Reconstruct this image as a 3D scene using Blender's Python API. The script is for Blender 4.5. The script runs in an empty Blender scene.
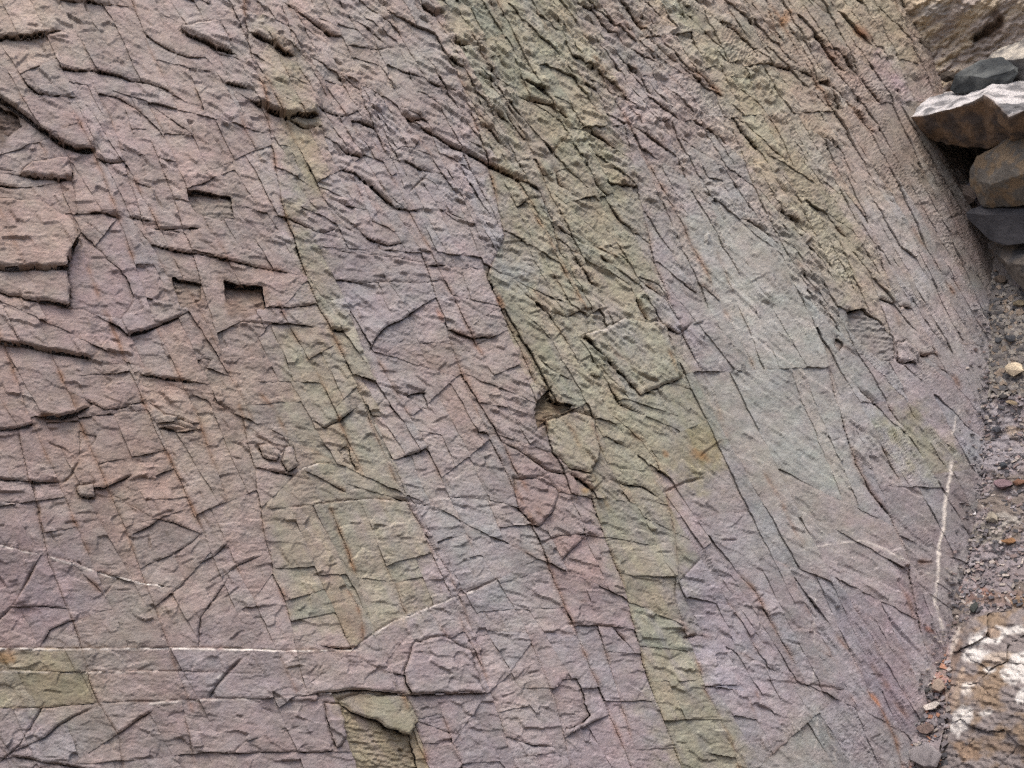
import bpy, bmesh, math, random, os
import numpy as np
from mathutils import Vector, Matrix
C = bpy.context.scene.collection
R = math.radians
random.seed(7)
rng = np.random.default_rng(11)
STEP = 1.08          # spacing of the rock surface mesh, in picture pixels of the place it was measured from

# ------------------------------------------------------------------ camera, sky, sun, exposure
sc = bpy.context.scene
HFOV, PITCH, CAMZ = R(58), R(12), 1.6
cam_d = bpy.data.cameras.new('camera'); cam = bpy.data.objects.new('camera', cam_d); C.objects.link(cam)
cam_d.sensor_fit = 'HORIZONTAL'; cam_d.angle = HFOV; cam_d.clip_start = 0.05; cam_d.clip_end = 3000
cam.location = (0, 0, CAMZ); cam.rotation_euler = (R(90) + PITCH, 0, 0)
sc.camera = cam
sc.cycles.use_denoising = False
world = bpy.data.worlds.new('World'); sc.world = world; world.use_nodes = True
wn = world.node_tree; bg = wn.nodes['Background']
sky = wn.nodes.new('ShaderNodeTexSky'); sky.sky_type = 'NISHITA'; sky.sun_disc = False
SUN_EL, SUN_AZ = R(66), R(202)        # direction the light comes from: above, behind and a little left of the camera
sky.sun_elevation = SUN_EL; sky.sun_rotation = SUN_AZ
sky.air_density = 1.0; sky.dust_density = 6.0; sky.ozone_density = 1.0
wn.links.new(sky.outputs[0], bg.inputs[0]); bg.inputs[1].default_value = 0.15
sun_d = bpy.data.lights.new('sun', 'SUN'); sun = bpy.data.objects.new('sun', sun_d); C.objects.link(sun)
sun_d.energy = .55; sun_d.angle = R(22); sun_d.color = (1.0, 0.98, 0.95)
sdir = Vector((math.sin(SUN_AZ) * math.cos(SUN_EL), math.cos(SUN_AZ) * math.cos(SUN_EL), math.sin(SUN_EL)))
sun.rotation_euler = sdir.to_track_quat('Z', 'Y').to_euler()
sc.view_settings.view_transform = 'Standard'; sc.view_settings.look = 'None'
sc.view_settings.exposure = 0.78; sc.view_settings.gamma = 1.0

# ------------------------------------------------------------------ survey: where the rock face stands
W_, H_ = 1024, 768
F = 512 / math.tan(HFOV / 2)
NA, NB, D0 = 0.40, 0.42, 4.0
CR = np.array([1, 0, 0.0]); CU = np.array([0, -math.sin(PITCH), math.cos(PITCH)]); CF = np.array([0, math.cos(PITCH), math.sin(PITCH)])
CAM = np.array([0, 0, CAMZ])
NW = NA * CR + NB * CU - CF; NW = NW / np.linalg.norm(NW)      # outward normal of the face

def rays(x, y):
    X = (np.asarray(x, float) - 512) / F; Y = -(np.asarray(y, float) - 384) / F
    return X, Y, X[..., None] * CR + Y[..., None] * CU + CF
def face_t(x, y):
    X = (np.asarray(x, float) - 512) / F; Y = -(np.asarray(y, float) - 384) / F
    return D0 / (1 - NA * X - NB * Y)
def on_face(x, y, h=0.0):
    """point of the face plane, raised h (in local pixels) along its normal"""
    X, Y, r = rays(x, y); t = face_t(x, y)
    return CAM + r * t[..., None] + NW * (np.asarray(h) * t / F)[..., None]

# ------------------------------------------------------------------ noise
TAB = rng.random((8, 256, 256)) * 2 - 1
TAB1 = rng.random((64, 512)) * 2 - 1
def vn(x, y, s=0):
    s = s % 8
    xi = np.floor(x).astype(np.int64); yi = np.floor(y).astype(np.int64)
    fx = x - xi; fy = y - yi
    fx = fx * fx * (3 - 2 * fx); fy = fy * fy * (3 - 2 * fy)
    T = TAB[s]; x0 = xi & 255; x1 = (xi + 1) & 255; y0 = yi & 255; y1 = (yi + 1) & 255
    a = T[y0, x0]; b = T[y0, x1]; c = T[y1, x0]; d = T[y1, x1]
    return (a + (b - a) * fx) + ((c + (d - c) * fx) - (a + (b - a) * fx)) * fy
def fbm(x, y, s=0, o=4, g=0.5):
    r = 0; a = 1; n = 0
    for k in range(o):
        r = r + a * vn(x * 2 ** k * 1.03 + 17.3 * k, y * 2 ** k + 9.1 * k, s + k); n += a; a *= g
    return r / n
def vn1(t, s):
    i = np.floor(t).astype(np.int64); f = t - i; f = f * f * (3 - 2 * f); T = TAB1[s % 64]
    return T[i & 511] * (1 - f) + T[(i + 1) & 511] * f
def vl1(t, s):
    i = np.floor(t).astype(np.int64); f = t - i; T = TAB1[s % 64]
    return T[i & 511] * (1 - f) + T[(i + 1) & 511] * f
def jag(t, s, a=1.0):
    return a * (2.2 * vl1(t / 23, s) + 1.5 * vl1(t / 9, s + 7) + 0.7 * vl1(t / 3.3, s + 13))
def smooth(a, b, x):
    t = np.clip((x - a) / (b - a), 0, 1); return t * t * (3 - 2 * t)
def hsh(i, s):
    v = np.sin(i * 12.9898 + s * 78.233) * 43758.5453; return v - np.floor(v)
def facets(u, v, s, slope, cross, iso=0.0):
    """chipped surface: every cell of a jittered grid is a small plane that rises towards +v"""
    iu = np.floor(u); iv = np.floor(v)
    best = np.full(u.shape, 1e9); h = np.zeros(u.shape); sec = np.full(u.shape, 1e9)
    for du in (-1, 0, 1):
        for dv in (-1, 0, 1):
            a = iu + du; b = iv + dv; k = a * 157.0 + b * 311.0
            ju = a + 0.5 + 0.8 * (hsh(k, s) - 0.5); jv = b + 0.5 + 0.8 * (hsh(k, s + 1) - 0.5)
            d = (.65 * np.maximum(np.abs(u - ju), np.abs(v - jv)) + .35 * np.hypot(u - ju, v - jv)) ** 2
            hh = (v - jv) * slope * ((0.3 + 1.4 * hsh(k, s + 2)) * (1 - iso) + (1.7 * hsh(k, s + 2) - .7) * iso) + (u - ju) * cross * (2 * hsh(k, s + 3) - 1) + 0.35 * slope * (2 * hsh(k, s + 4) - 1)
            m = d < best
            sec = np.where(m, best, np.minimum(sec, d)); h = np.where(m, hh, h); best = np.where(m, d, best)
    return h, np.sqrt(sec) - np.sqrt(best)

# ------------------------------------------------------------------ fractures measured on the face
# (step, width, depth, rust, [x, y, ...])  the left-hand side of the line (above, when drawn left to right) stands proud by step
TR = []
def T(step, w, dep, rust, *p):
    TR.append(dict(step=step, w=w, dep=dep, rust=rust, p=np.array(p, float).reshape(-1, 2)))
# long bedding joints
T(1.5, 1.3, 3, .7, 243, -60, 245, 20, 252, 60, 262, 90, 272, 140, 282, 205, 298, 252, 318, 305, 331, 330, 343, 355, 356, 382)
T(-1.5, 1.2, 2.5, .4, 356, 382, 375, 430, 395, 480, 410, 505, 430, 540, 450, 575, 462, 600, 475, 640, 485, 680, 500, 720, 520, 790)
T(1.5, 1.3, 3, .6, 420, 250, 432, 282, 446, 322, 458, 360, 475, 405, 492, 440, 508, 475, 530, 520, 548, 560, 565, 605, 580, 640, 600, 690, 640, 790)
T(2.5, 1.5, 3, .6, 437, 35, 455, 70, 470, 105, 485, 150, 496, 190, 505, 235, 488, 275, 497, 297, 507, 318, 520, 345, 536, 385)
T(1.0, 1.5, 4, .2, 590, 490, 600, 520, 611, 548, 622, 580, 630, 605, 637, 635, 645, 665, 651, 685, 668, 730, 690, 790)
T(-1.0, 1.2, 2, .6, 612, 415, 640, 440, 655, 462, 666, 492, 676, 540, 676, 600, 684, 626, 694, 650, 706, 690, 730, 735, 745, 790)
T(1.2, 1.4, 3.5, .2, 36, 500, 48, 560, 62, 592, 74, 622, 82, 650, 90, 680, 99, 702, 118, 735, 126, 790)
T(-1.0, 1.6, 2.5, .9, 752, 455, 768, 480, 785, 515, 803, 548)
T(1.0, 1.4, 2.5, .5, 825, 345, 835, 395, 845, 430, 855, 465, 870, 492, 890, 518, 905, 552, 916, 600, 924, 640)
T(-1.5, 1.6, 2.5, 1., 838, 634, 850, 650, 860, 670, 870, 692, 885, 715, 897, 740, 910, 790)
T(1.0, 1.2, 2, .7, 868, 660, 885, 680, 900, 705, 912, 718)
T(1.5, 1.5, 3, .9, 738, 572, 755, 592, 770, 620, 785, 645, 797, 668)
T(1.0, 1.0, 2, .1, 76, 99, 85, 122, 93, 140, 97, 160)
T(-1.0, 1.0, 2, .2, 88, 75, 110, 118, 125, 163, 130, 182, 145, 230, 160, 250)
T(1.0, 1.2, 2, .2, 68, 148, 71, 170, 74, 192, 78, 212)
T(1.0, 1.0, 2, .3, 150, 140, 165, 175, 172, 192, 182, 228, 193, 255, 203, 290)
T(-1.0, 1.3, 2, .9, 239, 115, 245, 130, 256, 148, 263, 165)
T(2.0, 1.3, 3, .2, 282, 10, 290, 40, 297, 56)
T(-2.5, 1.2, 2, .1, 294, 55, 300, 75, 308, 90, 317, 112, 325, 140, 332, 160, 338, 168)
T(1.5, 1.3, 3, .2, 362, 92, 366, 107, 372, 125, 381, 142, 392, 165)
T(1.2, 1.2, 3, .1, 19, 432, 25, 460, 30, 480, 36, 500)
T(1.0, 1.0, 2, .6, 238, 400, 245, 430, 255, 470, 262, 520, 275, 576, 285, 600, 290, 622)
T(1.5, 1.2, 3, .9, 330, 505, 340, 530, 348, 550, 356, 575)
T(1.0, 1.1, 2, .7, 258, 392, 275, 410, 285, 430, 289, 446)
T(1.0, 1.1, 2.4, .4, 645, 215, 655, 260, 668, 300, 690, 350, 715, 395, 728, 440)
T(1.0, 1.2, 3, .5, 768, 5, 772, 25, 778, 40, 788, 60)
T(1.0, 1.0, 2, .4, 600, 628, 608, 655, 618, 695, 632, 740)
T(-1.5, 1.2, 2.5, .2, 530, 640, 545, 675, 553, 700, 561, 730, 575, 790)
T(1.5, 1.2, 2.5, .9, 400, 690, 412, 720, 421, 742, 434, 790)
T(1.0, 1.0, 2.2, .3, 185, 715, 190, 740, 200, 790)
T(1.0, 1.2, 2.5, .6, 755, 690, 760, 704, 768, 709)
T(1.0, 1.3, 3, .1, 725, 735, 742, 758, 750, 780)
T(1.0, 1.0, 2, .8, 348, 588, 356, 602, 362, 618, 363, 642)
T(1.0, 1.0, 2, .6, 583, 405, 595, 432, 605, 458)
T(.6, 1, 2, .8, 650, 335, 665, 348, 672, 362, 676, 380)
T(.8, 1.0, 2, .3, 835, 138, 850, 170, 868, 220, 880, 260, 890, 300, 900, 330)
tb = random.Random(3)
for i in range(30):                                            # the many faint joints parallel to the bedding
    xc = -40 + 36 * i + tb.uniform(-10, 10); y0 = tb.uniform(-80, 520); ln = tb.uniform(170, 420); an = 68 - 9 * (xc / 1000) + tb.uniform(-2.5, 2.5)
    xs = xc - (384 - y0) / math.tan(R(63)); ux, uy = math.cos(R(an)), math.sin(R(an)); bow = tb.uniform(-5, 5)
    right = xs > 520
    calm = 690 < xs + .5 * ln * ux < 880 and 200 < y0 + .5 * ln * uy < 560
    if xs + ln * ux < 985 and not (right and i % 2) and not calm: T(tb.choice((-1, 1)) * tb.uniform(.5, 1.3) * (.5 if right else 1), 1.0, tb.uniform(.9, 2.0) * (.6 if right else 1), tb.uniform(.1, .8), xs, y0, xs + ln * .5 * ux + bow * uy, y0 + ln * .5 * uy - bow * ux, xs + ln * ux, y0 + ln * uy)
# ledges and open cracks, upper left
T(9, 1.8, 6, .3, -40, 39, 0, 39, 25, 39, 42, 36, 61, 32)
T(4, 1.6, 5, .1, 66, 0, 95, 2, 112, 4)
T(3.5, 1.4, 5, .3, 58, 66, 75, 71, 92, 70, 110, 74, 130, 80, 150, 83, 165, 90, 180, 99)
T(7, 1.5, 5, .3, 178, 29, 200, 41, 215, 48, 234, 55)
T(3, 1.1, 3, .1, 141, 30, 155, 41, 175, 52, 190, 57, 205, 56)
T(5, 1.5, 5, .1, 20, 75, 28, 88, 40, 96, 58, 97, 77, 99)
T(13, 2.0, 8, .2, -30, 88, 0, 98, 18, 109, 40, 128, 60, 142, 75, 150, 96, 150)
T(6, 1.6, 5, .1, 98, 158, 110, 164, 126, 163)
T(4, 1.3, 4, .1, 18, 175, 50, 178, 74, 181)
T(5, 1.6, 6, .6, -20, 180, 0, 186, 12, 188, 19, 187)
T(3, 1.4, 4, .1, -10, 168, 0, 170, 15, 171)
T(1.5, 1, 2, .3, 97, 93, 120, 98, 140, 112, 158, 130, 166, 141)
T(1.5, 1, 2.5, .1, 172, 120, 188, 132, 200, 141, 212, 150)
T(1.5, 1, 2, .1, 113, 128, 140, 129)
T(3, 1.2, 3, .1, 156, 157, 164, 160, 173, 163)
T(2, 1.0, 2, .1, 205, 75, 225, 83, 247, 90)
T(3, 1.2, 3, .1, 193, 187, 204, 184, 215, 179)
T(3, 1.3, 4, .2, 128, 177, 140, 185, 153, 189)
T(10, 1.8, 6, .4, 250, 34, 272, 45, 285, 57, 294, 60)
T(13, 2.0, 8, .2, 254, 103, 270, 112, 285, 117, 300, 118, 319, 116)
T(3, 1.6, 5, .2, 290, 120, 305, 127, 319, 127)
T(5, 1.5, 4, .4, 284, 5, 300, 18, 318, 27, 330, 36, 341, 37)
T(3, 1.1, 3, .1, 318, 63, 335, 75, 350, 83, 362, 92)
T(4, 1.3, 4, .1, 318, 108, 330, 113, 345, 117, 359, 112)
T(5, 1.6, 5, .1, 350, 120, 362, 122, 373, 127)
T(6, 1.6, 5, .6, 338, 146, 345, 152, 360, 156, 367, 152)
T(4, 1.5, 5, .1, 338, 167, 355, 174, 372, 185, 393, 207)
T(1.5, 1.1, 3, .1, 346, 46, 366, 48, 380, 49, 396, 48)
T(3, 1.3, 4, .1, 397, 69, 410, 74, 421, 77)
T(4, 1.3, 4, .2, 428, 79, 445, 87, 457, 90)
T(6, 2.4, 7, .5, 402, 113, 411, 120, 422, 119)
T(6.5, 1.6, 7, .5, 424, 127, 445, 140, 460, 148, 475, 155, 487, 162, 500, 170, 515, 176, 530, 183, 542, 190)
T(3, 1.2, 4, .1, 390, 158, 400, 163, 409, 162)
T(4, 1.2, 4, .1, 404, 162, 416, 167, 429, 170)
T(-4, 1.4, 5, .1, 408, 193, 420, 181, 429, 174)
T(2, 1.1, 3, .1, 408, 161, 414, 148, 422, 135)
T(7, 2.6, 8, .5, 422, 3, 434, 11, 446, 13)
T(6, 3.5, 10, .4, 453, 38, 461, 44, 470, 43)
T(3, 1.3, 4, .3, 466, 42, 483, 46)
T(4, 1.5, 5, .4, 450, 59, 463, 68)
T(6, 2.0, 7, .4, 477, 71, 486, 77, 496, 81)
T(3, 1.2, 3, .2, 380, 17, 390, 25, 399, 32)
T(4, 1.4, 5, .3, 478, 101, 488, 106, 498, 115, 507, 122)
T(5, 1.8, 5, .5, 476, 120, 492, 129, 498, 138, 510, 148)
T(3, 2.0, 7, .2, 508, 114, 516, 128, 524, 138, 532, 141)
T(4, 1.2, 4, .2, 365, 28, 372, 33, 380, 40)
# upper middle
T(6, 2.8, 8, .3, 578, 3, 590, 7, 604, 6)
T(3, 1.7, 5, .3, 596, 11, 605, 24, 617, 34)
T(5, 2.2, 7, .5, 620, -4, 632, 12, 640, 24, 647, 31)
T(-3, 1.6, 5, .4, 642, 29, 650, 22, 662, 24)
T(2, 1.2, 4, .2, 573, 52, 590, 62, 602, 69)
T(-2, 1.2, 4, .2, 604, 74, 612, 76, 620, 70, 625, 62)
T(6, 2.2, 7, .4, 524, 78, 540, 88, 550, 95)
T(5, 2.2, 6, .4, 519, 96, 535, 100, 552, 104, 562, 110, 570, 120)
T(4, 1.8, 6, .3, 580, 78, 590, 84, 599, 89)
T(3, 1.6, 5, .4, 609, 80, 622, 91, 630, 99)
T(5, 1.8, 6, .4, 627, 63, 640, 75, 646, 85, 654, 96)
T(5, 1.6, 5, .4, 652, 97, 665, 108, 680, 120)
T(4, 1.5, 4, .9, 672, 50, 690, 70, 705, 80, 724, 97)
T(3, 1.4, 4, .5, 645, 35, 660, 47, 675, 60)
T(3, 1.3, 4, .3, 634, 49, 652, 59)
T(4, 1.6, 5, .4, 724, 24, 740, 35, 757, 49)
T(3, 1.3, 4, .3, 704, 31, 722, 49)
T(4, 1.5, 5, .3, 623, 121, 640, 130, 655, 140, 670, 150)
T(-3, 1.5, 6, .2, 552, 154, 560, 143, 570, 133)
T(4, 2.0, 6, .5, 588, 127, 605, 140, 618, 150)
T(4, 2.2, 7, .4, 595, 176, 601, 186, 610, 196)
T(3, 1.6, 4, .3, 696, 120, 715, 132, 728, 145)
T(3, 1.5, 5, .3, 738, 123, 750, 138, 760, 150)
T(2, 2.0, 7, .1, 553, 162, 557, 172, 560, 182, 568, 188)
T(3, 1.3, 4, .2, 610, 183, 640, 187)
# upper right
T(5, 2.2, 5, .4, 814, 33, 830, 55, 846, 73)
T(4, 1.8, 5, .4, 798, 69, 815, 75, 830, 85, 848, 101)
T(5, 2.4, 6, .4, 846, 100, 858, 116, 874, 135)
T(4, 1.8, 4, .9, 838, 13, 850, 25, 867, 44)
T(3, 1.4, 4, .3, 810, 0, 826, 13)
T(4, 1.5, 5, .2, 845, 62, 858, 75, 870, 95, 882, 107)
T(3, 1.3, 4, .3, 823, 137, 842, 148)
T(3, 1.4, 4, .4, 768, 143, 786, 159)
T(5, 1.5, 4, .1, 788, 29, 798, 36, 812, 41)
T(4, 1.4, 4, .2, 746, 65, 770, 63, 800, 69)
T(4, 1.6, 5, .3, 774, 205, 790, 216, 804, 225)
T(3, 1.4, 4, .3, 836, 225, 846, 238)
T(3, 1.4, 4, .3, 740, 218, 760, 226, 770, 236)
# left
T(3, 1.3, 4, .4, 158, 247, 185, 253, 205, 255, 230, 262, 256, 267, 288, 273)
T(5, 1.8, 6, .6, 88, 213, 105, 213, 121, 218)
T(-3, 1.2, 4, .1, 86, 222, 92, 226, 99, 232)
T(4, 1.3, 4, .2, 128, 217, 150, 221)
T(4, 1.5, 5, .2, 150, 228, 172, 230, 200, 230)
T(10, 2.2, 8, .3, -40, 336, 0, 343, 30, 347, 60, 353, 92, 359)
T(-2, 1.2, 3, .1, 92, 358, 100, 350, 110, 338)
T(2, 1.2, 4, .1, 5, 310, 13, 328, 20, 345)
T(4, 1.3, 3, .1, 108, 322, 118, 327, 126, 334)
T(3, 1.6, 6, .1, 124, 335, 145, 332, 165, 322, 184, 314)
T(3, 1.3, 3, .1, 236, 322, 256, 323, 290, 323, 316, 327)
T(5, 1.5, 5, .4, 143, 374, 165, 378, 192, 382)
T(2, 1, 3, .1, 92, 358, 95, 369, 106, 375, 123, 369)
T(9, 2.0, 6, .7, 36, 418, 60, 418, 80, 413, 90, 407)
T(4, 1.5, 5, .4, -30, 431, 0, 431, 20, 428, 38, 424)
T(4, 1.4, 4, .4, 88, 402, 105, 410, 120, 408, 146, 400)
T(-5, 1.6, 4, .4, 151, 403, 165, 415, 180, 419, 196, 428)
T(5, 1.7, 6, .3, 158, 427, 175, 430, 194, 430)
T(2, 1.2, 3, .1, 45, 440, 65, 450, 79, 461)
T(4, 1.9, 7, .1, -30, 478, 0, 480, 25, 482, 45, 483, 62, 483)
T(-2, 1.8, 6, .1, 62, 484, 72, 475, 81, 459)
T(2, 2.2, 6, .1, 32, 483, 36, 500, 41, 517)
T(2, 1.0, 3, .1, -20, 502, 20, 503, 36, 502)
T(5, 1.5, 5, .3, 93, 488, 105, 488, 120, 480, 132, 474)
T(-3, 1.2, 4, .2, 112, 494, 130, 505, 144, 513)
T(4, 1.3, 4, .2, 133, 534, 150, 526, 158, 518)
T(3, 1.3, 4, .2, 150, 564, 170, 555, 190, 543, 202, 533)
T(2, 1, 3, .2, 155, 517, 175, 523, 191, 530)
T(3, 1.2, 4, .1, 197, 564, 215, 555, 227, 544)
T(-4, 1.2, 2, .3, -30, 538, 0, 545, 25, 552, 50, 557, 75, 562, 100, 572, 118, 578)
T(3, 1.4, 5, .1, 228, 572, 240, 563, 258, 556)
T(2, 1.3, 4, .1, 232, 457, 242, 460)
# centre
T(2, 1.0, 3, .2, 254, 215, 285, 211)
T(3, 1.2, 4, .4, 286, 218, 305, 228, 319, 232)
T(6, 1.7, 6, .2, 317, 231, 326, 232, 337, 227)
T(4, 1.5, 5, .1, 340, 225, 350, 230, 362, 224)
T(2, 1.3, 4, .1, 391, 208, 410, 211, 430, 211, 445, 210, 462, 218)
T(5, 1.4, 4, .1, 358, 229, 370, 240, 388, 246, 404, 243)
T(-2, 1.1, 2.5, .3, 332, 250, 370, 254, 405, 258, 424, 263)
T(-3, 1.2, 3, .1, 336, 280, 360, 282, 390, 282, 420, 283, 444, 280)
T(5, 1.7, 6, .2, 428, 265, 445, 266)
T(4, 1.5, 6, .1, 370, 350, 374, 340, 386, 326, 401, 320, 418, 309)
T(4, 1.4, 4, .6, 448, 328, 458, 333, 472, 338, 497, 337)
T(6, 1.8, 6, .3, 329, 327, 338, 331, 350, 330)
T(3, 1.2, 3, .3, 270, 308, 290, 307, 318, 304)
T(5, 1.8, 6, .3, 313, 419, 324, 428, 340, 420, 353, 409)
T(2, 1.3, 4, .3, 254, 434, 275, 445, 291, 448)
T(4, 1.8, 6, .4, 268, 470, 282, 473, 297, 477)
T(-5, 1.3, 3, .3, 288, 482, 300, 470, 318, 462, 332, 463)
T(3, 1.6, 5, .6, 331, 484, 346, 492)
T(-3, 1.1, 3, .3, 288, 507, 310, 505, 335, 500, 375, 498, 395, 500, 432, 505)
T(3, 2.0, 6, .7, 394, 497, 410, 502)
T(2, 1.1, 3, .1, 353, 410, 380, 415, 396, 417)
T(3, 1.3, 4, .1, 400, 458, 420, 452, 432, 444)
T(2, 1.2, 3, .3, 468, 430, 487, 433, 502, 432)
T(-2, 1, 2, .1, 430, 498, 460, 497, 490, 500, 516, 506)
T(2, 1.2, 4, .2, 518, 274, 530, 281, 538, 284)
T(-2, 2.2, 7, .1, 543, 198, 554, 220, 556, 236, 563, 254, 574, 269)
T(4, 1.7, 6, .2, 553, 222, 565, 230, 586, 245)
T(4, 1.5, 5, .3, 584, 269, 592, 282, 602, 285)
T(3, 1.8, 6, .2, 526, 292, 540, 305, 550, 313, 566, 316)
T(4, 2.0, 7, .2, 566, 316, 582, 310, 596, 307)
T(3, 1.4, 5, .2, 518, 206, 530, 197, 545, 196)
T(-4, 1.0, 2, .1, 582, 338, 607, 330, 625, 318, 645, 320, 667, 324)
T(3, 2.4, 7, .5, 636, 297, 642, 310, 650, 321)
T(3, 2.0, 6, .4, 646, 283, 655, 290, 664, 297)
T(5, 1.8, 6, .3, 664, 326, 678, 335, 691, 325)
T(2, 1.5, 5, .1, 576, 372, 581, 361, 590, 356, 600, 365, 609, 376)
T(2, 1.5, 4, .1, 570, 366, 580, 374, 594, 386)
T(2, 1.2, 4, .3, 603, 340, 615, 355, 627, 363)
T(3, 1.4, 4, .2, 683, 283, 698, 296)
T(3, 1.4, 4, .4, 699, 284, 714, 297)
T(3, 1.4, 4, .4, 612, 205, 622, 220, 640, 235)
# centre, lower
T(5, 2.0, 7, .2, 538, 428, 547, 420, 560, 416, 577, 407)
T(4, 1.8, 6, .2, 610, 386, 620, 405, 634, 411)
T(3, 1.5, 5, .2, 508, 443, 530, 455, 550, 470, 569, 474)
T(2, 1.6, 5, .3, 568, 474, 580, 480, 593, 490, 606, 478)
T(2, 1.3, 4, .2, 604, 478, 625, 484, 642, 486, 658, 498)
T(2, 1.4, 4, .3, 718, 540, 737, 540)
T(2, 1.3, 3, .6, 700, 458, 712, 447, 722, 440)
T(2, 1.4, 4, .4, 663, 492, 680, 484, 702, 479)
T(3, 1.2, 3, .1, 560, 562, 588, 533)
T(2, 1.2, 3, .2, 535, 545, 560, 535, 590, 533)
# lower left
T(-6, 1.2, 3, .5, -40, 648, 0, 648, 60, 649, 120, 648, 180, 648, 235, 649, 300, 650, 358, 650)
T(-4, 2.0, 6, .1, -10, 632, 0, 620, 14, 605, 26, 584, 36, 563)
T(2, 1.0, 3, .1, 16, 607, 45, 606, 67, 608)
T(4, 1.4, 4, .1, 42, 643, 50, 630, 60, 626, 74, 619)
T(4, 1.4, 4, .5, 85, 575, 95, 584, 104, 594)
T(-2, 1.4, 4, .4, 103, 595, 111, 586, 121, 575)
T(-3, 1.0, 2, .1, 117, 576, 140, 582, 165, 586)
T(2, 1.5, 4, .3, 146, 615, 165, 598, 181, 585, 190, 575)
T(2, 1.4, 4, .1, 198, 650, 200, 618, 206, 610, 213, 600, 228, 578)
T(-2, 1.0, 2.5, .2, -40, 669, 0, 670, 40, 671, 90, 672, 140, 671, 218, 672)
T(2, 2.6, 8, .1, 208, 699, 218, 682, 228, 672, 241, 660)
T(-2.5, 1.1, 2.5, .3, -40, 708, 0, 708, 40, 708, 70, 705, 100, 702, 150, 702, 200, 699, 258, 698, 312, 697)
T(3, 1.7, 5, .1, 0, 762, 18, 746, 34, 722, 44, 704)
T(3, 1.5, 5, .1, 18, 749, 45, 738, 60, 725, 75, 715, 92, 709)
T(3, 1.8, 6, .1, 10, 756, 50, 763, 105, 772)
T(5, 1.8, 5, .4, 111, 738, 130, 725, 153, 711)
T(2, 1.0, 3, .1, 193, 752, 235, 753, 285, 752, 338, 752)
T(3, 1.2, 4, .1, 234, 753, 245, 742, 258, 737)
T(3, 1.7, 5, .4, 322, 645, 345, 650, 361, 646)
T(-5, 1.2, 3, .2, 356, 647, 375, 632, 395, 620, 420, 610, 435, 605, 455, 597, 476, 590, 502, 577)
T(3, 2.2, 6, .3, 310, 695, 330, 692, 350, 690, 378, 692, 407, 694)
T(2, 1.1, 3, .2, 356, 654, 370, 665, 385, 672, 408, 677)
T(4, 1.4, 4, .3, 408, 695, 450, 694, 484, 693)
T(2, 1.4, 4, .1, 465, 592, 480, 586, 500, 578)
T(4, 1.3, 4, .1, 566, 736, 585, 725, 602, 717)
T(2, 1.2, 3, .3, 568, 624, 600, 625, 628, 629)
T(4, 1.7, 5, .6, 613, 626, 626, 641)
T(3, 2.0, 5, .6, 684, 637, 697, 635)
T(3, 1.3, 4, .4, 700, 686, 724, 686)
T(3, 1.3, 4, .1, 508, 737, 530, 745, 549, 746)
T(2, 1.2, 4, .1, 512, 640, 520, 640, 534, 642)
T(2, 1.0, 2.5, .1, 436, 728, 457, 736)
# right
T(3, 1.8, 5, .6, 857, 387, 870, 400, 879, 409)
T(3, 1.8, 5, .6, 887, 406, 899, 423)
T(3, 1.8, 5, .8, 881, 446, 890, 465, 899, 481)
T(3, 2.0, 5, .2, 849, 454, 861, 463)
T(2, 1.8, 5, .2, 905, 487, 922, 496)
T(2, 1.5, 4, .1, 857, 426, 869, 436)
T(3, 1.8, 5, .4, 878, 299, 890, 304, 899, 302)
T(3, 1.8, 4, .4, 897, 306, 910, 308)
T(3, 2.4, 6, .6, 910, 352, 922, 356, 932, 353)
T(2, 1.6, 4, .3, 833, 334, 840, 345, 857, 358)
T(1.5, 1.3, 3, .7, 936, 365, 955, 378, 963, 391)
T(2, 1.4, 4, .7, 917, 561, 934, 562)
T(2, 1.2, 3, .1, 821, 719, 836, 743)
T(1.5, 1.0, 2.5, .3, 808, 684, 846, 690)
T(-1.5, 1.2, 2, .3, 793, 629, 815, 630, 830, 640)
T(2, 1.0, 2, .2, 764, 680, 815, 685)
T(1, 1, 2.5, .5, 895, 575, 908, 597, 922, 636)
T(1, 1, 2, .3, 862, 610, 882, 625)

# blocks that stand proud and sockets that blocks have fallen out of: (offset, tilt in x, tilt in y, outline)
PL = []
def P(off, tx, ty, *p): PL.append((off, tx, ty, np.array(p, float).reshape(-1, 2)))
P(9, .04, .03, -60, 196, 0, 200, 40, 204, 75, 224, 79, 246, 68, 262, 67, 271, 0, 270, -60, 270)
P(5, .03, .05, -60, 271, 0, 271, 67, 272, 72, 308, 30, 302, 0, 294, -60, 285)
P(-4, -.03, -.03, 80, 232, 105, 255, 125, 275, 135, 300, 120, 320, 72, 308, 68, 270)
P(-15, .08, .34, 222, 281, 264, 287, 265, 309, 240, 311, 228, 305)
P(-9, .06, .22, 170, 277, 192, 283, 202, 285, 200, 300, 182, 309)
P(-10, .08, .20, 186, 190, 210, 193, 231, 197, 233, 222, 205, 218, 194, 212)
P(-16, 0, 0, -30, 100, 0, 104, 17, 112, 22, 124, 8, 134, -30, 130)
P(-3, 0, -.1, 198, 358, 212, 360, 203, 371)
P(-3, .05, .1, 79, 430, 97, 436, 88, 450, 78, 456)
P(-7, 0, -.1, 340, 448, 350, 444, 353, 460, 358, 469, 345, 460)
P(-6, .1, .25, 404, 393, 426, 390, 429, 408, 418, 403)
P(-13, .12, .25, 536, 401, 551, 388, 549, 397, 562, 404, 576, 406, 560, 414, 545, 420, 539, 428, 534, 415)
P(2.5, .05, .05, 515, 478, 545, 475, 558, 490, 554, 510, 538, 527, 520, 512)
P(-6, .05, -.05, 587, 316, 600, 307, 607, 325, 590, 341)
P(4, -.03, -.04, 583, 337, 625, 319, 665, 325, 681, 378, 640, 395, 600, 352)
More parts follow.
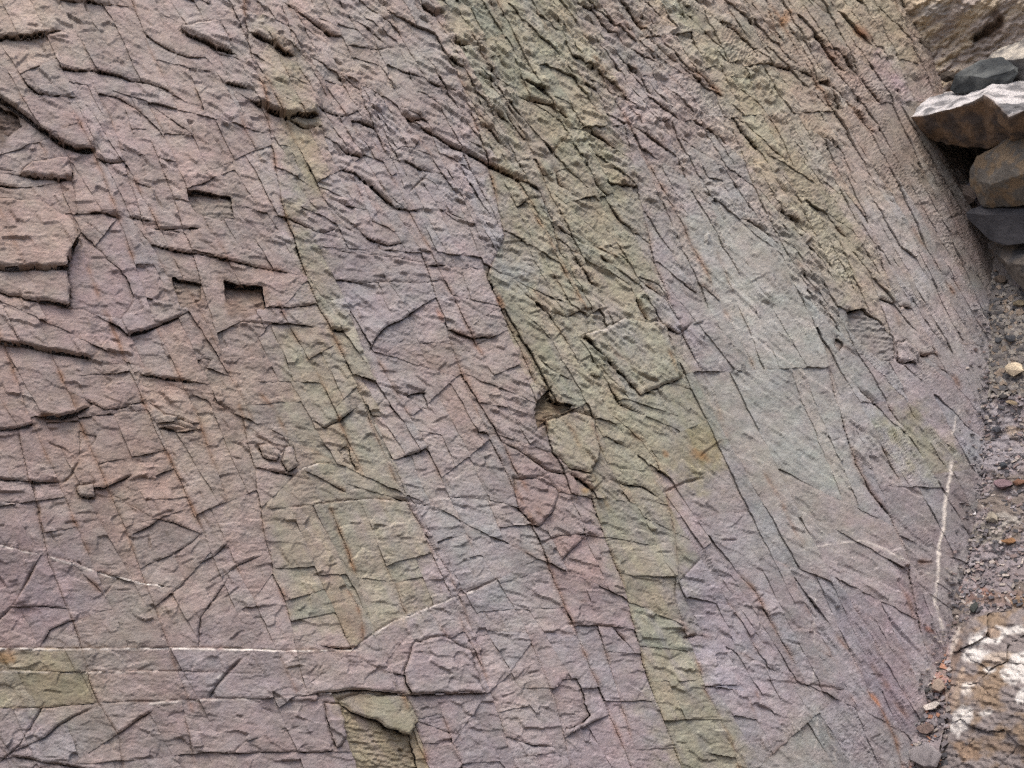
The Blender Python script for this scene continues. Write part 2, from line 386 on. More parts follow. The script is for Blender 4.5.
P(-7, .05, .05, 848, 312, 862, 308, 878, 320, 892, 338, 893, 360, 880, 362, 862, 345, 850, 330)
P(4, .05, .1, 893, 344, 905, 341, 915, 352, 914, 366, 897, 362)
P(-6, .03, -.04, 553, 690, 562, 679, 576, 678, 591, 715, 580, 725, 565, 731, 555, 706)
P(-13, .02, -.06, 338, 702, 352, 711, 385, 727, 408, 736, 424, 800, 366, 800, 346, 735)
P(3, .06, .16, 338, 699, 362, 693, 406, 696, 415, 720, 407, 736, 385, 727, 352, 711)
P(3, .02, .02, 324, 703, 339, 703, 347, 737, 336, 748, 330, 735)
P(4, .03, .06, 402, 672, 415, 641, 445, 636, 470, 652, 483, 692, 410, 694)
P(4, .04, .06, 256, 446, 270, 444, 281, 452, 278, 461, 262, 458)
P(5, .06, .08, 284, 449, 292, 447, 298, 467, 288, 474, 282, 462)
P(6, .03, .08, 180, 30, 200, 24, 220, 22, 233, 54, 214, 48, 200, 41)
P(5, .02, .05, 20, 174, 32, 160, 70, 158, 73, 180, 50, 178)
P(5, .04, .04, 76, 487, 94, 484, 95, 497, 80, 499)
P(2, .02, .03, 545, 418, 575, 410, 592, 416, 600, 450, 590, 474, 570, 470, 552, 452)
P(3, .05, .06, 160, 425, 176, 424, 194, 430, 176, 432)
P(-16, 0, 0, 926, 118, 950, 126, 978, 148, 990, 205, 966, 196, 945, 158)  # hollow added to darken the face edge beside the big boulder
P(-6, .1, .05, 836, 336, 843, 345, 840, 352, 833, 343)

# ------------------------------------------------------------------ grid of the face
X0, X1, Y0, Y1 = -90, 1004, -80, 850
gx = np.arange(X0, X1 + STEP, STEP); gy = np.arange(Y0, Y1 + STEP, STEP)
NXv, NYv = len(gx), len(gy); NX, NY = NXv - 1, NYv - 1
cx1 = (gx[:-1] + gx[1:]) / 2; cy1 = (gy[:-1] + gy[1:]) / 2
PX, PY = np.meshgrid(cx1, cy1); px = PX.ravel(); py = PY.ravel(); NC = px.size
wob = lambda x, y: (x + 1.6 * vn(x / 9, y / 9, 1) + 0.8 * vn(x / 3.5, y / 3.5, 2), y + 1.6 * vn(x / 9, y / 9, 3) + 0.8 * vn(x / 3.5, y / 3.5, 4))
wx, wy = wob(px, py)

# how the rock breaks: (x, y, ledge angle, block size, flakiness)
CP = np.array([(60,60,15,46,.4),(160,110,18,42,.4),(100,230,5,52,.3),(60,330,8,56,.35),(200,250,10,42,.35),(120,480,-15,52,.4),(60,600,-10,52,.3),
 (200,600,-25,56,.25),(100,680,0,56,.3),(200,730,0,64,.25),(280,350,8,46,.35),(330,560,-10,56,.3),(330,700,0,56,.3),(310,60,28,34,.6),(370,130,30,30,.6),
 (430,60,32,41,.7),(440,180,28,30,.6),(400,260,10,36,.5),(430,420,20,44,.45),(450,560,-15,42,.35),(480,680,-10,42,.35),(520,60,35,38,.9),(560,140,36,38,1.),
 (560,220,32,39,.9),(600,330,28,44,.75),(600,440,25,30,.6),(640,560,10,40,.4),(580,660,0,46,.3),(680,700,0,46,.3),(650,80,42,29,1.),(720,50,45,29,.9),
 (700,160,42,29,.9),(700,240,38,26,.6),(740,270,38,70,.16),(770,330,38,85,.08),(770,450,40,95,.08),(810,500,40,95,.08),(800,60,52,32,.9),(860,60,52,29,.8),(800,160,46,27,.9),(830,250,42,29,.8),
 (870,320,40,30,.3),(900,400,45,44,.2),(930,260,50,60,.1),(920,180,50,46,.2),(830,560,20,66,.15),(760,640,5,52,.2),(850,680,50,52,.2),(940,350,60,70,.1)], float)
def field(x, y, k, pw=3):
    n = 0; d = 0
    for c in CP:
        w = 1 / (((x - c[0]) ** 2 + (y - c[1]) ** 2) + 900) ** (pw / 2); n = n + w * c[k]; d = d + w
    return n / d

# ------------------------------------------------------------------ break the face into blocks
lab = np.zeros(NC, np.int32); ed = np.full(NC, 1e3, np.float32)
height = np.zeros(NC); groove = np.zeros(NC); rust = np.zeros(NC)
nextlab = 1
regions = {}
def cell(x, y):
    i = np.clip(((x - X0) / STEP).astype(int), 0, NX - 1); j = np.clip(((y - Y0) / STEP).astype(int), 0, NY - 1)
    return j * NX + i
def in_poly(p, x, y):
    r = np.zeros(x.shape, bool); n = len(p)
    for i in range(n):
        a, b = p[i], p[(i + 1) % n]
        c = (a[1] > y) != (b[1] > y)
        r ^= c & (x < (b[0] - a[0]) * (y - a[1]) / (b[1] - a[1] + 1e-9) + a[0])
    return r
def seg_dist(p, x, y, closed=True):
    d = np.full(x.shape, 1e3); n = len(p)
    for i in range(n if closed else n - 1):
        a, b = p[i], p[(i + 1) % n]; v = b - a; L = v @ v + 1e-9
        t = np.clip(((x - a[0]) * v[0] + (y - a[1]) * v[1]) / L, 0, 1)
        d = np.minimum(d, np.hypot(x - a[0] - t * v[0], y - a[1] - t * v[1]))
    return d
def window(p, m):
    x0, y0 = p.min(0) - m; x1, y1 = p.max(0) + m
    i0 = max(0, int((x0 - X0) / STEP)); i1 = min(NX, int((x1 - X0) / STEP) + 1); j0 = max(0, int((y0 - Y0) / STEP)); j1 = min(NY, int((y1 - Y0) / STEP) + 1)
    if i1 <= i0 or j1 <= j0: return np.zeros(0, int)
    return (np.arange(j0, j1)[:, None] * NX + np.arange(i0, i1)[None, :]).ravel()
def chord(tr):
    p = tr['p']; a, b = p[0], p[-1]; d = (b - a) / np.linalg.norm(b - a); nl = np.array([d[1], -d[0]])
    tr['a'] = a; tr['d'] = d; tr['n'] = nl; tr['tt'] = (p - a) @ d; tr['ss'] = (p - a) @ nl; tr['L'] = np.linalg.norm(b - a)
    o = np.argsort(tr['tt']); tr['tt'] = tr['tt'][o]; tr['ss'] = tr['ss'][o]
    e = tr['tt']; s = tr['ss']
    tr['k0'] = np.clip((s[1] - s[0]) / max(1e-3, e[1] - e[0]), -1, 1); tr['k1'] = np.clip((s[-1] - s[-2]) / max(1e-3, e[-1] - e[-2]), -1, 1)
def side(tr, x, y, seed):
    t = (x - tr['a'][0]) * tr['d'][0] + (y - tr['a'][1]) * tr['d'][1]
    s = (x - tr['a'][0]) * tr['n'][0] + (y - tr['a'][1]) * tr['n'][1]
    l = np.interp(t, tr['tt'], tr['ss'])
    l = l + np.where(t < tr['tt'][0], (t - tr['tt'][0]) * tr['k0'], 0) + np.where(t > tr['tt'][-1], (t - tr['tt'][-1]) * tr['k1'], 0)
    return t, s - l - jag(t, seed, 0.32)
samp_c = []; samp_t = []
for k, tr in enumerate(TR):
    chord(tr); tr['seed'] = 100 + k
    n = max(2, int(tr['L'] / 2)); tt = np.linspace(0, tr['L'], n); ss = np.interp(tt, tr['tt'], tr['ss'])
    q = tr['a'] + tt[:, None] * tr['d'] + ss[:, None] * tr['n']
    ok = (q[:, 0] > X0) & (q[:, 0] < X1) & (q[:, 1] > Y0) & (q[:, 1] < Y1)
    samp_c.append(cell(q[ok, 0], q[ok, 1])); samp_t.append(np.full(ok.sum(), k))
    # relief of this fracture
    Ls = 8 + 3.2 * abs(tr['step']); w = window(tr['p'], 3 * Ls + 10)
    if w.size == 0: continue
    t, s = side(tr, px[w], py[w], tr['seed'])
    e = min(8, .25 * tr['L']); tap = smooth(-e * .4, e, t) * (1 - smooth(tr['L'] - e, tr['L'] + e * .4, t))
    sg = tr['step'] * (.75 if abs(tr['step']) >= 8 else .58); up = (s > 0) if sg > 0 else (s <= 0)
    height[w] += np.where(up, abs(sg) * np.exp(-np.abs(s) / Ls) * .75, -abs(sg) * np.exp(-np.abs(s) / (Ls * .5)) * .25) * tap
    wd = .55 * tr['w'] * (1 + .35 * vn1(t / 11, k)); g = .72 * tr['dep'] * np.exp(-(s / wd) ** 2) * tap * np.clip(.75 + .5 * vn1(t / 17, k + 5), .2, 1.2)
    groove[w] = np.maximum(groove[w], g)
    rust[w] = np.maximum(rust[w], tr['rust'] * tap * np.exp(-(np.abs(s) / 2.6) ** 1.5) * np.clip(.55 + .8 * vn1(t / 14, k + 9), 0, 1))
samp_c = np.concatenate(samp_c); samp_t = np.concatenate(samp_t)
for k, (off, tx, ty, p) in enumerate(PL):
    w = window(p, 6)
    if w.size == 0: continue
    m = in_poly(p, wx[w], wy[w]); q = w[m]; c = p.mean(0)
    lab[q] = nextlab; regions[nextlab] = (q, set(), 9); nextlab += 1
    height[q] = (off if off > 0 else .5 * off) + tx * (px[q] - c[0]) + ty * (py[q] - c[1])
    if off < 0:
        sc_, _ = facets((px[q] + .4 * py[q]) / 9, (py[q] - .2 * px[q]) / 4.5, 61 + k, 1, .8); height[q] += (1.5 if off < -6 else .3) * sc_ * (1 + fbm(px[q] / 12, py[q] / 12, 2, 2))      # splintered floor
    d = seg_dist(p, wx[w], wy[w]); groove[w] = np.maximum(groove[w], (2.5 if off > 0 else 1.0) * np.exp(-(d / 1.3) ** 2)); ed[w] = np.minimum(ed[w], d)
root = np.nonzero(lab == 0)[0]; regions[0] = (root, set(), 0)
final = []
TW = np.array([1 + abs(t_['step']) / 4 for t_ in TR]); stack = [0]; rnd = random.Random(5)
for l in list(regions):
    if l: final.append(l)
while stack:
    l = stack.pop(); idx, used, lev = regions[l]
    x = px[idx]; y = py[idx]; area = idx.size * STEP * STEP
    mx, my = x.mean(), y.mean()
    bs = field(mx, my, 3); ang = R(field(mx, my, 2))
    m = lab[samp_c] == l; cnt = np.bincount(samp_t[m], minlength=len(TR)).astype(float)
    for u in used: cnt[u] = 0
    done = False
    cand = np.argsort(-cnt * TW)[:8]
    small = area < bs * bs * 1.5
    for k in cand:
        if cnt[k] < 4: break
        tr = TR[k]; t, s = side(tr, x, y, tr['seed'])
        ext = np.ptp(t); span = cnt[k] * 2
        if span < .45 * ext and area > 900 and not (small and abs(tr['step']) >= 3): continue
        used = used | {int(k)}
        A = s > 0
        if min(A.sum(), (~A).sum()) * STEP * STEP < 22: continue
        st = 0; done = True; break
    if not done:
        if area < bs * bs * rnd.uniform(.45, 1.5) or area < 60:
            regions[l] = (idx, used, lev); final.append(l); continue
        flk = field(mx, my, 4); bed = R(63 + rnd.uniform(-7, 7)); la = ang + R(rnd.gauss(0, 9))
        if rnd.random() < .12: la = ang - R(rnd.uniform(35, 60))
        # extents along both joint directions
        eb = np.ptp(x * math.cos(bed) + y * math.sin(bed)); el = np.ptp(x * math.cos(la) + y * math.sin(la))
        th = bed if el > eb * (rnd.uniform(.55, 1.1) + (.35 * max(0, flk - .4))) else la
        d = np.array([math.cos(th), math.sin(th)]); nl = np.array([d[1], -d[0]])
        t = x * d[0] + y * d[1]; s = x * nl[0] + y * nl[1]
        s = s - np.median(s) - (np.percentile(s, 90) - np.percentile(s, 10)) * rnd.uniform(-.18, .18)
        sd = rnd.randrange(1000)
        s = s - jag(t, sd, rnd.uniform(.2, .6))
        A = s > 0
        if min(A.sum(), (~A).sum()) * STEP * STEP < 25:
            final.append(l); continue
        r = rnd.random(); dep = (.03 if r < .6 else (.45 if r < .9 else 1.3)) * (.5 if flk > .5 else 1) * min(1, max(.15, 2.6 * flk - .25))
        r2 = np.clip(.7 + .9 * vn1(t / 30, sd + 3), 0, 1.3)
        groove[idx] = np.maximum(groove[idx], dep * r2 * np.exp(-(s / .95) ** 2))
        if rnd.random() < .25: rust[idx] = np.maximum(rust[idx], .4 * np.exp(-(np.abs(s) / 2) ** 1.5) * np.clip(vn1(t / 14, sd + 9), 0, 1))
    ed[idx] = np.minimum(ed[idx], np.abs(s))
    ca, cb = idx[A], idx[~A]
    regions[l] = (ca, used, lev + 1)
    lab[cb] = nextlab; regions[nextlab] = (cb, used, lev + 1)
    stack += [l, nextlab]; nextlab += 1
# stray specks of a block that ended up on the far side of another crack go to their neighbours
L2 = lab.reshape(NY, NX)
for _ in range(3):
    pad = np.pad(L2, 1, mode='edge'); n4 = [pad[:-2, 1:-1], pad[2:, 1:-1], pad[1:-1, :-2], pad[1:-1, 2:]]
    same = sum((n == L2).astype(int) for n in n4)
    L2 = np.where(same <= 1, np.where(n4[2] == n4[3], n4[2], n4[0]), L2)
uniq, lab = np.unique(L2.ravel(), return_inverse=True); NL = len(uniq)
lab = lab.astype(np.int64)
cntL = np.bincount(lab, minlength=NL); lcx = np.bincount(lab, px, NL) / cntL; lcy = np.bincount(lab, py, NL) / cntL
lrad = np.sqrt(cntL) * STEP / 2
lbs = field(lcx, lcy, 3); lang = np.radians(field(lcx, lcy, 2) + rng.normal(0, 6, NL)); lfl = field(lcx, lcy, 4)
print('blocks', NL, 'cells', NC)

# ------------------------------------------------------------------ relief of every block
fl = lfl[lab]
ca, sa = np.cos(lang)[lab], np.sin(lang)[lab]
dx = px - lcx[lab]; dy = py - lcy[lab]
u = dx * ca + dy * sa; v = -dx * sa + dy * ca
tiltv = (.022 + .055 * lfl) * np.clip(2.6 * lfl, .25, 1) * rng.uniform(.1, 1.7, NL); tiltu = rng.normal(0, .02 + .02 * lfl)
offb = rng.normal(0, .45, NL) * np.clip(lrad / 14, .5, 1.6) * np.clip(1.5 * lfl - .1, .06, .7)
height += 3.2 * np.tanh((tiltv[lab] * v + tiltu[lab] * u) / 3.2) + offb[lab]
fs = np.clip(lbs * (.42 - .14 * lfl), 8, 20)[lab]
lo = lab * 37.0
# joint coordinates of every block: ja along its ledges, jb along the bedding joints
bedang = np.radians(63 + rng.normal(0, 5, NL)); ca2, sa2 = np.cos(bedang)[lab], np.sin(bedang)[lab]
det = ca * sa2 - sa * ca2
ja = (dx * sa2 - dy * ca2) / det + .8 * vn(px / 5, py / 5, 5); jb = (-dx * sa + dy * ca) / det + .8 * vn(px / 5, py / 5, 6)
iso = 1 - smooth(.3, .75, fl)
f1, e1 = facets(ja / (fs * 1.25) + lo, jb / fs + lo * 1.7, 3, 1, .9, iso)
f2, e2 = facets(ja / (fs * .78) + lo * .3, jb / (fs * .38) + lo * .7, 9, 1, .9, iso)
f5, e5 = facets(ja / (fs * .48) + lo * 1.3, jb / (fs * .20) + lo, 51, 1, .8, iso * .8)
f3, e3 = facets((px + py * .3) / 5.5, (py - px * .3) / 4.2, 15, .7, .7)
f4, e4 = facets((px * .8 - py * .25) / 3.1, (py * .9 + px * .35) / 2.5, 21, .9, .9)
rgh = fbm(px / 60, py / 60, 2, 3)
act = np.clip(.75 + .9 * rgh, .25, 1.5)
rough = smooth(-.25, .3, fbm(px / 38, py / 30, 7, 3, .6))            # smooth cleavage faces beside rough broken patches
mid = smooth(-.2, .25, fbm(px / 52, py / 44, 3, 3, .6))
height += f1 * fs * (.095 + .10 * fl) * (.5 + .7 * mid) + f2 * fs * .44 * (.032 + .135 * fl) * act * (.25 + .9 * mid) + f5 * fs * .22 * (.03 + .19 * fl) * (.2 + .95 * rough)
height += (f3 * 4 * (.03 + .08 * fl) + f4 * 2.4 * (.05 + .08 * fl)) * (.3 + .9 * rough)
groove = np.maximum(groove, 1.3 * fl * np.exp(-(e5 * fs * .22 / .7) ** 2) * (fbm(px / 10, py / 10, 2, 2) > .10) * (fl > .3))
groove = np.maximum(groove, 1.2 * np.clip(fl + .1, 0, 1) * act * np.exp(-(e2 * fs * .44 / .8) ** 2) * (vn(px / 13, py / 13, 7) > .05))
height += 4.0 * fbm(px / 190, py / 190, 3, 2) + 1.6 * fbm(px / 70, py / 70, 4, 3) + (.30 + .2 * fl) * fbm(px / 8, py / 7, 5, 4, .65)
rd = 1 - np.abs(fbm((px + .4 * py) / 26, (py - .4 * px) / 17, 6, 4, .6)); height += (.35 + .8 * fl) * (rd - .8) * (.5 + .7 * rough)
# short broken flake edges, many and small where the rock is flaky, few and longer where it is sound
fr = random.Random(21); nfl = 0
for _ in range(4300):
    x = fr.uniform(X0, X1); y = fr.uniform(Y0, Y1); fk = float(field(x, y, 4)); b_ = float(field(x, y, 3))
    if fr.random() > .16 + .84 * fk: continue
    r_ = fr.random(); an = float(field(x, y, 2)) + fr.gauss(0, 11)
    if fk < .6 and r_ < .3: an = 63 + fr.gauss(0, 8)
    elif r_ > .9: an -= fr.uniform(40, 70)
    L_ = fr.uniform(.2, .55) * min(b_, 42) * (1 - .05 * fk) * fr.uniform(.7, 1.3); k_ = .45 + .75 * fk; stp = fr.uniform(.5, 2.9) * k_ * (1.3 if fr.random() < .15 else .8)
    if fk < .55: stp *= .7
    if fk < .2: stp *= .5
    d_ = np.array([math.cos(R(an)), math.sin(R(an))]) * L_ / 2
    w = window(np.array([[x - d_[0], y - d_[1]], [x + d_[0], y + d_[1]]]), 9)
    if w.size == 0: continue
    ud = d_ / (L_ / 2); t = (px[w] - x) * ud[0] + (py[w] - y) * ud[1]; s_ = (px[w] - x) * ud[1] - (py[w] - y) * ud[0]
    s_ = s_ - jag(t + 37 * nfl, nfl, .35) - fr.uniform(-.12, .12) * t * t / L_
    tap = 1 - smooth(L_ * .28, L_ * .56, np.abs(t)); de = fr.uniform(4, 9)
    height[w] += np.where(s_ > 0, stp * np.exp(-s_ / de), -.35 * stp * np.exp(s_ / (de * .6))) * tap
    groove[w] = np.maximum(groove[w], fr.uniform(.3, 1.6) * stp * np.exp(-(s_ / .8) ** 2) * tap); nfl += 1
height -= .35 * np.exp(-ed / 1.4)
height -= groove

# ------------------------------------------------------------------ colours of the beds (the rock's own, with some light and shade painted in)
def lin(c):
    c = np.asarray(c, float) / 255; return np.where(c <= .04045, c / 12.92, ((c + .055) / 1.055) ** 2.4)
CC = [(40,20,168,150,138),(150,60,162,148,144),(90,130,158,143,144),(40,240,160,142,134),(110,290,152,139,144),(200,180,164,148,144),(210,300,154,138,132),
 (60,400,152,134,130),(120,480,155,136,128),(220,420,158,143,132),(40,600,146,130,136),(150,600,154,139,132),(230,600,158,144,142),(60,690,148,141,128),(40,740,146,136,142),
 (170,740,150,137,137),(280,720,150,138,142),(200,660,150,140,146),(330,60,164,150,144),(400,60,166,153,147),(370,170,160,149,150),(460,160,156,145,146),(430,230,160,149,150),
 (400,300,158,148,150),(360,300,156,146,150),(450,380,158,144,140),(400,430,158,150,150),(450,470,158,147,146),(480,400,158,143,138),(330,640,158,145,142),(380,650,152,138,140),
 (440,600,158,148,152),(470,540,160,156,164),(520,600,158,151,158),(450,670,154,144,150),(520,690,158,148,148),(420,740,148,134,137),(480,740,152,140,146),(580,580,156,138,138),
 (560,660,154,142,148),(590,740,154,140,148),(540,490,150,132,130),(520,420,156,141,138),(700,540,154,143,148),(720,620,156,146,156),(760,700,156,147,158),(820,640,154,146,152),
 (880,640,152,140,150),(860,720,150,140,148),(800,740,154,150,146),(740,420,158,156,150),(800,450,160,158,152),(780,340,162,159,153),(840,420,158,154,154),(860,520,156,149,154),
 (780,520,158,154,156),(910,520,152,145,150),(720,280,160,153,146),(690,340,158,151,156),(690,110,162,148,142),(650,120,156,144,142),(720,190,160,151,148),(800,250,162,153,142),
 (860,270,158,147,140),(900,230,166,162,162),(930,300,160,153,154),(900,400,156,148,154),(960,420,154,148,156),(960,300,156,148,152),(960,520,148,138,142),(840,60,160,140,130),
 (880,40,166,148,132),(800,40,160,146,132),(900,90,164,146,140),(800,120,164,152,136),(860,170,160,148,140),(920,150,140,124,112),(760,80,168,156,130),(970,240,140,124,118)]
def colfield(x, y):
    n = np.zeros(x.shape + (3,)); d = np.zeros(x.shape)
    for c in CC:
        w = 1 / (((x - c[0]) ** 2 + (y - c[1]) ** 2) + 500) ** 1.7
        n += w[..., None] * lin(c[2:]); d += w
    return n / d[..., None]
BANDS = [  # (colour, softness, outline): beds of another colour, and shaded spots toned darker
 ((153,149,122), 5, [432,-60,445,20,456,60,472,100,486,150,498,200,508,240,492,280,502,310,520,345,536,385,548,420,560,440,575,480,592,500,606,540,622,585,636,635,646,672,640,690,655,730,672,800,752,800,738,740,718,700,700,660,690,630,682,600,690,560,676,510,668,480,700,478,722,468,728,430,700,370,690,350,668,330,655,280,648,220,640,190,622,150,612,110,612,70,590,20,585,-60]),
 ((153,148,126), 4, [296,200,312,240,322,258,336,256,346,310,368,365,376,410,390,450,408,495,420,540,432,590,420,618,360,640,300,620,285,590,275,540,268,500,285,470,290,440,280,400,272,350,300,320,306,280,290,230]),
 ((158,152,126), 6, [262,30,290,60,304,80,320,140,318,200,302,210,285,150]),
 ((164,155,126), 9, [650,-60,700,0,716,40,740,80,768,110,800,150,840,200,870,260,880,330,866,340,850,290,800,230,760,160,735,120,705,70,668,20,640,-10]),
 ((162,151,126), 10, [770,-60,900,-60,925,40,910,80,860,50,800,0]),
 ((150,144,116), 4, [-60,648,60,650,76,650,96,700,60,706,-60,708]),
 ((148,142,112), 3, [334,694,410,694,424,760,434,800,350,800,345,740]),
 ((150,146,112), 8, [895,408,925,418,948,440,952,470,935,482,905,460,888,430]),
 ((152,141,147), 9, [655,240,690,270,700,310,720,330,745,400,715,380,690,340,668,310]),
 ((153,155,156), 7, [478,250,512,262,530,280,512,285,490,268]),
 ((157,154,156), 6, [412,432,470,480,520,500,545,560,560,620,545,640,500,640,470,600,450,560,430,520,415,480]),
 ((156,134,134), 5, [540,540,585,535,612,570,622,625,574,625,556,580]),
 ((146,128,128), 4, [515,478,545,475,558,490,554,510,538,527,520,512]),
 ((162,134,142), 8, [880,60,925,100,905,110,870,70]),
 ((116,94,76), 1.5, [222,281,264,287,265,309,240,311,228,305]), ((134,116,104), 1.5, [186,190,210,193,231,197,233,222,205,218,194,212]), ((128,110,98), 1.5, [170,277,192,283,202,285,200,300,182,309]), ((96,76,60), 2, [-30,100,0,104,17,112,22,124,8,134,-30,130]),  # socket floors: brown stain, with their shade toned in
 ((124,108,84), 2, [536,401,551,388,549,397,560,404,545,420,539,428,534,415]), ((130,122,124), 3, [848,312,862,308,878,320,892,338,893,360,880,362,862,345,850,330]), ((118,92,74), 3, [36,418,60,418,86,408,80,400,50,412]),  # notch and recess, toned with shade like the sockets; brown ledge strip
 ((160,150,104), 7, [690,440,715,444,725,462,705,470,690,462]),
 ((142,122,134), 6, [895,580,925,600,928,640,905,620]),
 ((140,122,134), 7, [860,655,895,660,912,715,890,720,870,690]),
 ((130,118,108), 12, [920,110,955,150,985,200,1000,260,1000,300,980,260,950,200,925,150]),  # face edge by the boulders, its dark brown shadow in the colour
 ((162,160,155), 10, [690,215,740,205,800,270,835,340,835,430,852,480,845,545,800,552,770,490,740,430,715,370,690,290]),
]
kx = np.clip(lcx[lab] - px, -26, 26) * .38; ky = np.clip(lcy[lab] - py, -26, 26) * .38
qx = px + kx + 11 * fbm(px / 30, py / 30, 1, 5, .65); qy = py + ky + 11 * fbm(px / 30, py / 30, 6, 5, .65)
base = colfield(qx, qy); strk = fbm((px * .89 - py * .45) / 12, (px * .45 + py * .89) / 70, 4, 3, .6)      # streaks along the bedding
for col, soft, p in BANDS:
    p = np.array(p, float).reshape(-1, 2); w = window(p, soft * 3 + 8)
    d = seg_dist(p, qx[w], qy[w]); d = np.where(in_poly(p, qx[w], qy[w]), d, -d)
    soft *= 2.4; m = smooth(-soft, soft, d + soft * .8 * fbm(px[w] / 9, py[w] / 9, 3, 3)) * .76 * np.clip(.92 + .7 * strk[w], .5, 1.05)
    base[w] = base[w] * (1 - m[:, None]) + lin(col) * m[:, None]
mott = fbm(px / 34, py / 24, 2, 4, .6); mott2 = fbm(px / 9, py / 7, 4, 3, .6)
mean = base.mean(1, keepdims=True)
base = (mean + (base - mean) * .72) * np.array([.978, .992, .962])
rose = 1 - smooth(330, 640, px + .25 * (384 - py))                 # the lower beds, on the left, are redder
base *= 1 + rose[:, None] * np.array([.008, -.022, -.035])
base *= (1 + .16 * mott + .13 * mott2 + .10 * strk)[:, None] * (1 + rng.normal(0, .045, NL))[lab][:, None]
hue = fbm(px / 17, py / 13, 6, 3, .6); hue2 = fbm(px / 40, py / 30, 1, 3, .6); hb = rng.normal(0, .022, NL)[lab]
base *= 1 + np.stack([.06 * hue + .04 * hue2 + hb, -.015 * hue, -.03 * hue2 - .045 * fbm(px / 14, py / 12, 7, 3) - .5 * hb], 1)
ox = (np.clip(groove / 3.0, 0, 1) * np.clip(.5 + .9 * fbm(px / 16, py / 16, 4, 2), 0, 1) * .55)[:, None]; base = base * (1 - ox) + lin((112, 86, 58)) * ox      # iron oxide along the open joints
rc = lin((128, 84, 44)); rr = np.clip(rust * np.clip(.8 + 1.3 * fbm(px / 20, py / 20, 1, 3), 0, 1), 0, 1) * .8
base = base * (1 - rr[:, None]) + rc * rr[:, None]
# iron stains, quartz veins, and lit upper ledge edges painted pale
for (x, y, a, b, th, c) in [(877,700,9,4,60,(178,108,40)),(700,455,14,6,25,(140,98,52)),(664,455,6,4,60,(150,104,58)),(5,658,12,9,0,(140,100,46)),(862,34,14,6,55,(120,80,62)),
                            (786,18,6,9,30,(160,112,64)),(930,630,8,3,30,(150,92,62)),(585,490,6,4,0,(168,136,80)),(440,314,3,9,-25,(140,88,58)),(500,302,3,9,-30,(140,92,54))]:
    w = window(np.array([[x, y]], float), 24); ct, st_ = math.cos(R(th)), math.sin(R(th))
    ex = ((px[w] - x) * ct + (py[w] - y) * st_) / a; ey = (-(px[w] - x) * st_ + (py[w] - y) * ct) / b
    m = (1 - smooth(.4, 1.2, np.hypot(ex, ey) + .4 * fbm(px[w] / 5, py[w] / 5, 2, 3)))[:, None] * .5
    base[w] = base[w] * (1 - m) + lin(c) * m
VEINS_AND_EDGES = [(1.4, .95, [960,410,956,422,953,434]), (1.9, 1, [951,462,948,478,946,492,944,508,943,528,940,548,939,565]), (1.6, .9, [939,565,937,590,935,603]), (1.7, .6, [936,605,941,620,945,640,947,655,944,682]),
 (1.0, .5, [712,305,740,330,768,350,790,365,815,383,832,393]), (1.0, .55, [800,551,830,545,860,541,885,550,905,562,936,576]), (.9, .6, [817,708,818,735,815,758]), (.8, .5, [836,748,836,800]),
 (1.3, .95, [-40,649,0,649,60,650,120,649,180,649,235,650,300,651,356,650]), (1.0, .6, [-30,540,0,546,50,558,100,573,116,578]), (1.0, .7, [118,577,140,583,162,586]), (1.2, .6, [358,646,395,620,435,605,476,590]),  # ends on bright ledge edges, their light put into the colour
 (1.0, .35, [0,672,90,673,180,672]), (1.0, .5, [150,704,200,701,256,699]), (2.2, .9, [219,678,224,674]), (.8, .4, [335,501,375,499,395,500]), (.8, .45, [430,499,490,501,512,506]), (.8, .5, [583,337,607,330,625,319]),
 (1.2, .6, [300,470,318,463]), (.7, .3, [790,505,820,525,850,548]), (1.0, .35, [815,600,815,650,812,690]), (.7,.35,[930,240,945,290,950,340]), (.7,.3,[955,240,948,290,958,350]), (.7, .3, [790, 440, 830, 500, 838, 540]), (3.0, .35, [320,693,350,690,375,692,400,695])]
for (wd, st, p) in VEINS_AND_EDGES:
    p = np.array(p, float).reshape(-1, 2); w = window(p, wd * 4)
    if w.size == 0: continue
    d = seg_dist(p, px[w] + 1.3 * fbm(px[w] / 5, py[w] / 5, 1, 2), py[w] + .7 * fbm(px[w] / 5, py[w] / 5, 3, 2), False); br = np.clip((.95 if wd > 1.55 and st > .7 else .7) + (1.3 if st > .7 else 1.6) * fbm(px[w] / 9, py[w] / 9, 5, 3), 0, 1.2)
    m = np.clip(st * br * (1 - smooth(.45, 1.15, d / wd)), 0, 1)[:, None]
    base[w] = base[w] * (1 - m) + lin((222, 216, 208)) * m
    height[w] += .5 * m[:, 0]
base = np.clip(base, .01, .9)

